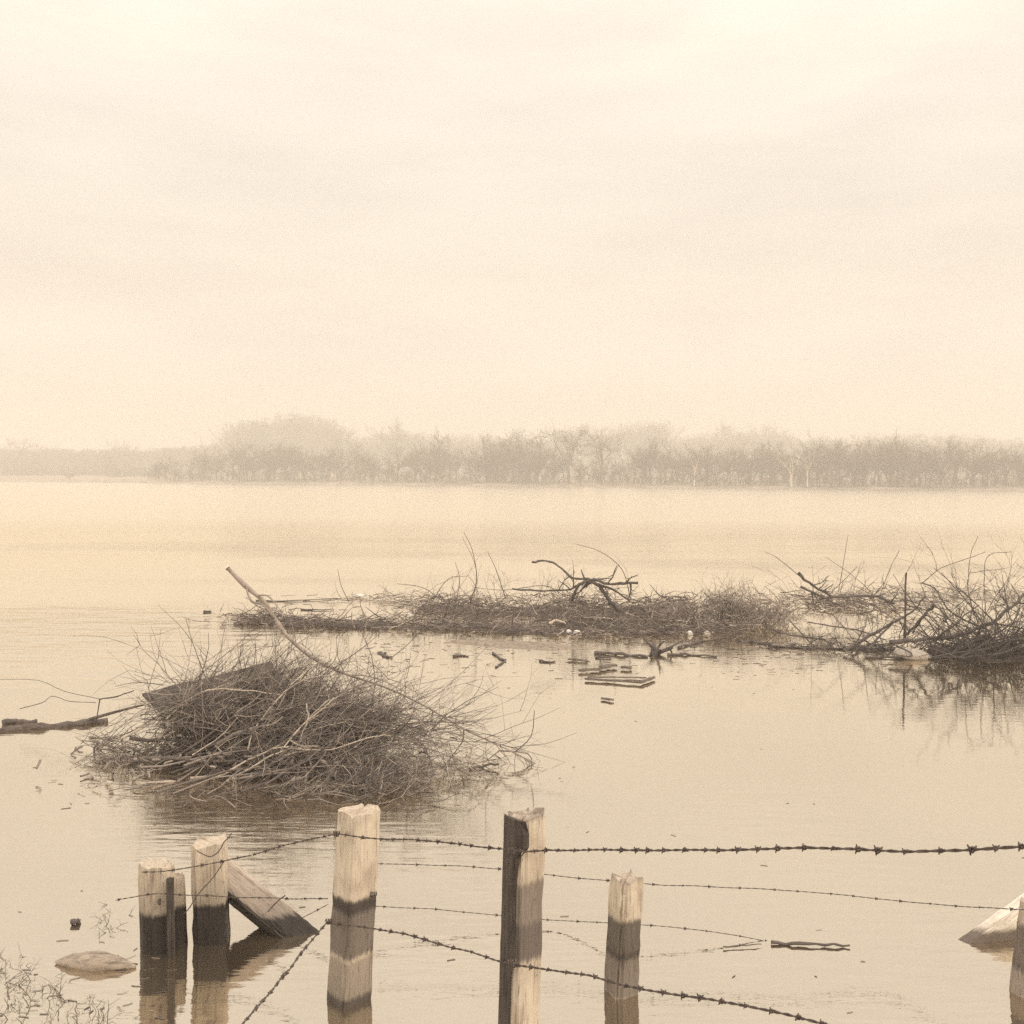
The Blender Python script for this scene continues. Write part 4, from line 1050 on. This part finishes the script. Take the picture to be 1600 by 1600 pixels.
# barbed wire
def barb_mesh(s=1.0):
    tb = Tubes(); r = .0021 * s; R = .0052 * s
    t = np.linspace(0, 2.4 * 2 * math.pi, 15)
    coil = np.stack([np.linspace(-.005, .005, 15) * s, np.cos(t) * R, np.sin(t) * R], -1)
    tb.add(coil, r, 4)
    for sg in (-1, 1):
        a = RNG.uniform(0, 6.28)
        for ph in (0, math.pi):
            v = np.array((sg * .25, math.cos(a + ph), math.sin(a + ph)))
            tb.add(np.array([(sg * .004 * s, 0, 0), np.array((sg * .004 * s, 0, 0)) + v * .008 * s, np.array((sg * .004 * s, 0, 0)) + v * .0108 * s]), [r * 1.3, r * 1.2, r * .7], 4)
    me = tb.mesh('barb'); me.materials.append(M_WIRE); return me
BARBS = [barb_mesh() for _ in range(3)]
def wire(pts, label, r=.0022, spacing=.105, barbs=True, twist=True, size=1.0, name='barbed_wire', cat='wire'):
    """two strands twisted together, with a barb every hand's breadth"""
    ctrl = [np.asarray(p, float) for p in pts]; c = smooth(ctrl, 14)
    L = np.concatenate([[0], np.cumsum(np.linalg.norm(np.diff(c, axis=0), axis=1))]); tot = L[-1]
    m = max(24, int(tot / .016)) if twist else max(24, int(tot / .05))
    u = np.linspace(0, tot, m); q = np.stack([np.interp(u, L, c[:, k]) for k in range(3)], -1)
    q += np.stack([np.interp(u, np.linspace(0, tot, max(4, int(tot / .12))), RNG.normal(0, .0025, max(4, int(tot / .12)))) for _ in range(3)], -1)
    root = empty(name, q[0]); tag(root, label, cat)
    T = np.gradient(q, axis=0); T /= np.linalg.norm(T, axis=1, keepdims=True)
    A_ = np.cross(T, (0, 0, 1)); A_ /= np.linalg.norm(A_, axis=1, keepdims=True); B_ = np.cross(T, A_)
    for ph in ((0, math.pi) if twist else (0,)):
        tb = Tubes(); an = u / .07 * 2 * math.pi + ph
        tb.add(q + (A_ * np.cos(an)[:, None] + B_ * np.sin(an)[:, None]) * (r * .95 if twist else 0), r, 5)
        link('strand', tb.mesh('strand', q[0]), M_WIRE, None).parent = root
    if barbs:
        s = RNG.uniform(0, spacing)
        while s < tot:
            j = int(s / tot * (m - 1)); o = bpy.data.objects.new('barb', BARBS[RNG.integers(0, 3)]); COL.objects.link(o)
            o.parent = root; o.location = Vector(q[j] - q[0]); o.rotation_mode = 'QUATERNION'
            o.rotation_quaternion = Vector(T[j]).to_track_quat('X', 'Z')
            k = size * RNG.uniform(.75, 1.2); o.scale = (k, k, k)
            s += spacing * RNG.uniform(.72, 1.28)
    return root

def dA(x):                               # the near fence runs from the corner post towards the camera
    return 1 / np.interp(x, [515, 590, 820, 1600, 1800], [1 / 3.78, 1 / 3.72, 1 / 3.09, 1 / 1.7, 1 / 1.52])
wire([P(x_, y_, dA(x_)) for x_, y_ in ((522, 1302), (560, 1306), (640, 1312), (720, 1320), (795, 1329), (860, 1331), (930, 1328.5), (1050, 1327.5), (1200, 1327), (1350, 1327), (1480, 1325.5), (1600, 1324.5), (1720, 1323))],
     'top barbed wire of the near fence, nearly level to the right edge', .0018, .072, size=.78)
wire([P(x_, y_, dA(x_)) for x_, y_ in ((512, 1441), (590, 1452), (640, 1462), (700, 1478), (740, 1489), (798, 1505), (860, 1516), (950, 1533), (1010, 1544), (1120, 1565), (1240, 1589), (1380, 1622))],
     'lower barbed wire of the near fence, slanting down to the right', .0019, .08, size=.85)
wire([P(512, 1439, 3.8), P(480, 1480, 3.5), P(440, 1530, 3.1), P(395, 1581, 2.75), P(340, 1645, 2.4)], 'heavy barbed wire slanting down left from the thick turning post', .0019, .085, size=.85)
wire([P(222, 1360, 4.18), P(262, 1358, 4.18), P(345, 1345, 4.25), P(410, 1331, 4.1), (P(455, 1319, 3.98)), P(526, 1303, 3.78)], 'top barbed wire rising from the round post to the thick turning post', .0016, .1, size=.8)
wire([P(180, 1407, 4.2), P(205, 1402, 4.18), P(245, 1396, 4.17), P(300, 1400, 4.25), P(352, 1402, 4.27), P(440, 1403, 4.2), P(512, 1406, 3.95)], 'middle barbed wire passing behind the leaning brace on the left', .0013, .12, size=.7)
wire([P(355, 1470, 4.45), P(400, 1462, 4.45), P(440, 1450, 4.42), P(480, 1430, 4.42), P(512, 1412, 4.42)], 'slack barbed wire sagging to the water left of the turning post', .0012, .1, size=.7)
wire([P(590, 1349, 4.5), P(650, 1351, 4.48), P(780, 1357, 4.46), P(860, 1367, 4.44), P(960, 1376, 4.36), P(1010, 1381, 4.35), P(1120, 1386, 4.34), P(1240, 1391, 4.32), P(1380, 1405, 4.3), P(1490, 1416, 4.1), P(1600, 1420, 3.84), P(1700, 1419, 3.82)],
     'thin upper wire running past the slim post to the right edge', .0012, .115, size=.65)
wire([P(585, 1415, 4.45), P(700, 1423, 4.5), P(860, 1437, 4.5), P(960, 1443.5, 4.36), P(1060, 1450, 4.36), P(1140, 1461, 4.36), P(1215, 1475, 4.36), P(1300, 1486, 4.36)],
     'thin lower wire that dips into the water right of the slim post', .0011, .115, size=.65)
wire([P(352, 1344, 4.26), P(335, 1368, 4.25), P(310, 1398, 4.24), P(296, 1420, 4.24), P(286, 1430, 4.24)], 'loose end of wire hanging slantwise across the squared left post', .0024, barbs=False, twist=False, name='tie_wire')
wire([P(306, 1331, 4.26), P(318, 1336, 4.25), P(330, 1338, 4.25), P(342, 1330, 4.25), P(350, 1316, 4.26), P(358, 1309, 4.27), P(364, 1300, 4.28)], 'curled loose wire end on top of the squared left post', .0024, barbs=False, twist=False, name='tie_wire')
wire([P(418, 1424, 4.38), P(432, 1412, 4.4), P(447, 1399, 4.4)], 'short wire end sticking up from the leaning brace', .003, barbs=False, twist=False, name='tie_wire')

def tie(x, y, d, label):
    c = P(x, y, d); t = np.linspace(0, 3.2 * 2 * math.pi, 26)
    tb = Tubes(); tb.add(np.stack([c[0] + np.linspace(-.011, .011, 26) + RNG.normal(0, .0012, 26), c[1] + np.cos(t) * .008, c[2] + np.sin(t) * .0095], -1), .0026, 5)
    o = link('wire_tie', tb.mesh('wire_tie', c), M_WIRE); o.location = Vector(c)
    tag(o, label, 'wire tie', 'twisted ties holding wire to the posts')
tie(799, 1330, 3.09, 'twist of wire tying the top wire to the near dark-faced post')
tie(799, 1505, 3.09, 'twist of wire tying the lower wire to the near dark-faced post')
tie(514, 1440, 3.78, 'twist of wire low on the left edge of the thick stained post')
tie(525, 1303, 3.77, 'twist of wire near the top of the thick stained post')
tie(583, 1398, 3.72, 'twist of wire on the right edge of the thick post, above its stain')
limb([(1205, 1472, None), (1250, 1474, None), (1300, 1476, None), (1328, 1477, None)], .008, .004, M_DARK, 'thin dark stick afloat where the lower wire meets the water', 'stick', 'stick', sides=6)
limb([(1130, 1479, None), (1165, 1477, None), (1190, 1475, None)], .003, .002, M_DARK, 'very thin twig afloat left of the dark stick near the fence', 'twig', 'twig', sides=5)

# ------------------------------------------------------------------ bottom left: driftwood chunk and dead weeds
def spindle(name, pts, radii, mat, label, cat):
    c = smooth(pts, 5); n = len(c); r = np.interp(np.linspace(0, 1, n), np.linspace(0, 1, len(radii)), radii)
    tb = Tubes(); tb.add(c, r * (1 + RNG.normal(0, .03, n)), 12)
    o = link(name, tb.mesh(name, c[0]), mat); o.location = Vector(c[0])
    return tag(o, label, cat)
M_CHUNK = wood_mat('worn_drift_wood', (0.14, 0.105, 0.08), (0.4, 0.315, 0.23), scale=(4, 18, 18))
spindle('driftwood_chunk', [W(86, 1503, .008), W(110, 1503, .01), W(150, 1504, .012), W(185, 1507, .01), W(212, 1510, .006)], [.004, .03, .047, .03, .006], M_CHUNK,
        'worn spindle-shaped chunk of driftwood floating left of the round post', 'driftwood')
tb = Tubes()
for i in range(170):
    x_, y_ = RNG.uniform(-60, 165), RNG.uniform(1500, 1640)
    if y_ < 1500 + .5 * x_: continue
    p = W(x_, y_, -.02)
    twiggy(tb, p, (RNG.normal(0, .5), RNG.normal(0, .4), RNG.uniform(.3, 1)), RNG.uniform(.04, .12), RNG.uniform(.0016, .003), 1, .3, -.06, 3, .8, -.02, 5)
for i in range(22):
    p = W(RNG.uniform(-30, 60), RNG.uniform(1488, 1540), -.01)
    twiggy(tb, p, (RNG.normal(0, .6), RNG.normal(0, .5), .4), RNG.uniform(.03, .09), .002, 1, .25, -.04, 2, .8, -.02, 4)
for i in range(16):
    p = W(RNG.normal(170, 16), RNG.normal(1440, 16), -.01)
    twiggy(tb, p, (RNG.normal(0, .6), RNG.normal(0, .5), .7), RNG.uniform(.03, .1), .0016, 1, .25, -.04, 2, .8, -.02, 4)
tag(link('dead_weeds', tb.mesh('dead_weeds'), M_BRUSH), 'sparse dead weed stalks poking out of the water at the lower left', None, None, 'stuff')
limb([(112, 1441, None), (120, 1440, None), (127, 1436, 4.62)], .012, .007, M_DARK, 'small dark stub breaking the water left of the round post', 'stump', 'stump', forks=[([(122, 1439, 4.6), (127, 1427, 4.62)], .007, .005)])
limb([(-20, 1487, 4.3), (40, 1479, 4.35), (95, 1478, 4.4), (140, 1472, 4.45)], .0026, .0016, M_DARK, 'thin weed stem lying level behind the driftwood chunk', 'twig', 'twig', sides=4)
limb([(138, 1583, 3.84), (170, 1550, 3.95), (206, 1511, 4.1)], .0026, .0018, M_DARK, 'thin straight stem slanting up to the driftwood chunk', 'twig', 'twig', sides=4)
limb([(286, 1585, 3.85), (292, 1555, 3.95), (283, 1538, 4.0)], .003, .002, M_DARK, 'thin stem sticking up below the squared left post', 'twig', 'twig', sides=4, twigs=2, twl=.06)

# straw, bark crumbs and foam adrift
RNG = np.random.default_rng(55)
tb = Tubes()
def crumbs(n, fx, fy, L=(.015, .07)):
    for _ in range(n):
        p = W(fx(), fy(), .002); a_ = RNG.normal(0, .5)
        q, _ = wander(p, (math.cos(a_), math.sin(a_), 0), RNG.uniform(*L) * max(1, p[1] / 8), 3, .2); q[:, 2] = .002
        tb.add(q, RNG.uniform(.0007, .0022) * max(1, p[1] / 9), 3)
crumbs(260, lambda: RNG.uniform(560, 1300), lambda: 1000 + abs(RNG.normal(0, 28)))
crumbs(160, lambda: RNG.uniform(1150, 1640), lambda: 1010 + abs(RNG.normal(0, 22)))
crumbs(150, lambda: RNG.uniform(380, 1240), lambda: 930 + abs(RNG.normal(0, 16)), (.03, .12))
crumbs(110, lambda: RNG.normal(400, 170), lambda: 1215 + abs(RNG.normal(0, 30)))
crumbs(60, lambda: RNG.uniform(-40, 260), lambda: 1590 - abs(RNG.normal(0, 60)), (.01, .05))
crumbs(40, lambda: RNG.uniform(0, 1600), lambda: RNG.uniform(1040, 1600), (.01, .04))
tag(link('floating_straw', tb.mesh('floating_straw'), M_RAFT), 'scattered straw and bark crumbs adrift on the water', None, None, 'stuff')

# ------------------------------------------------------------------ haze
me = bpy.data.meshes.new('haze')
x0, x1, y0, y1, z0, z1 = -1400, 1400, -100, 1400, -2.2, 42
me.from_pydata([(x, y, z) for z in (z0, z1) for x, y in ((x0, y0), (x1, y0), (x1, y1), (x0, y1))], [],
               [(3, 2, 1, 0), (4, 5, 6, 7), (0, 1, 5, 4), (1, 2, 6, 5), (2, 3, 7, 6), (3, 0, 4, 7)])
hm = bpy.data.materials.new('river_haze'); hm.use_nodes = True
hn = hm.node_tree.nodes; hn.clear()
ho = hn.new('ShaderNodeOutputMaterial'); hv = hn.new('ShaderNodeVolumePrincipled')
hv.inputs['Color'].default_value = (1.0, 0.96, 0.895, 1); hv.inputs['Density'].default_value = 0.0031
hm.node_tree.links.new(hv.outputs[0], ho.inputs['Volume'])
tag(link('haze', me, hm), kind='stuff')
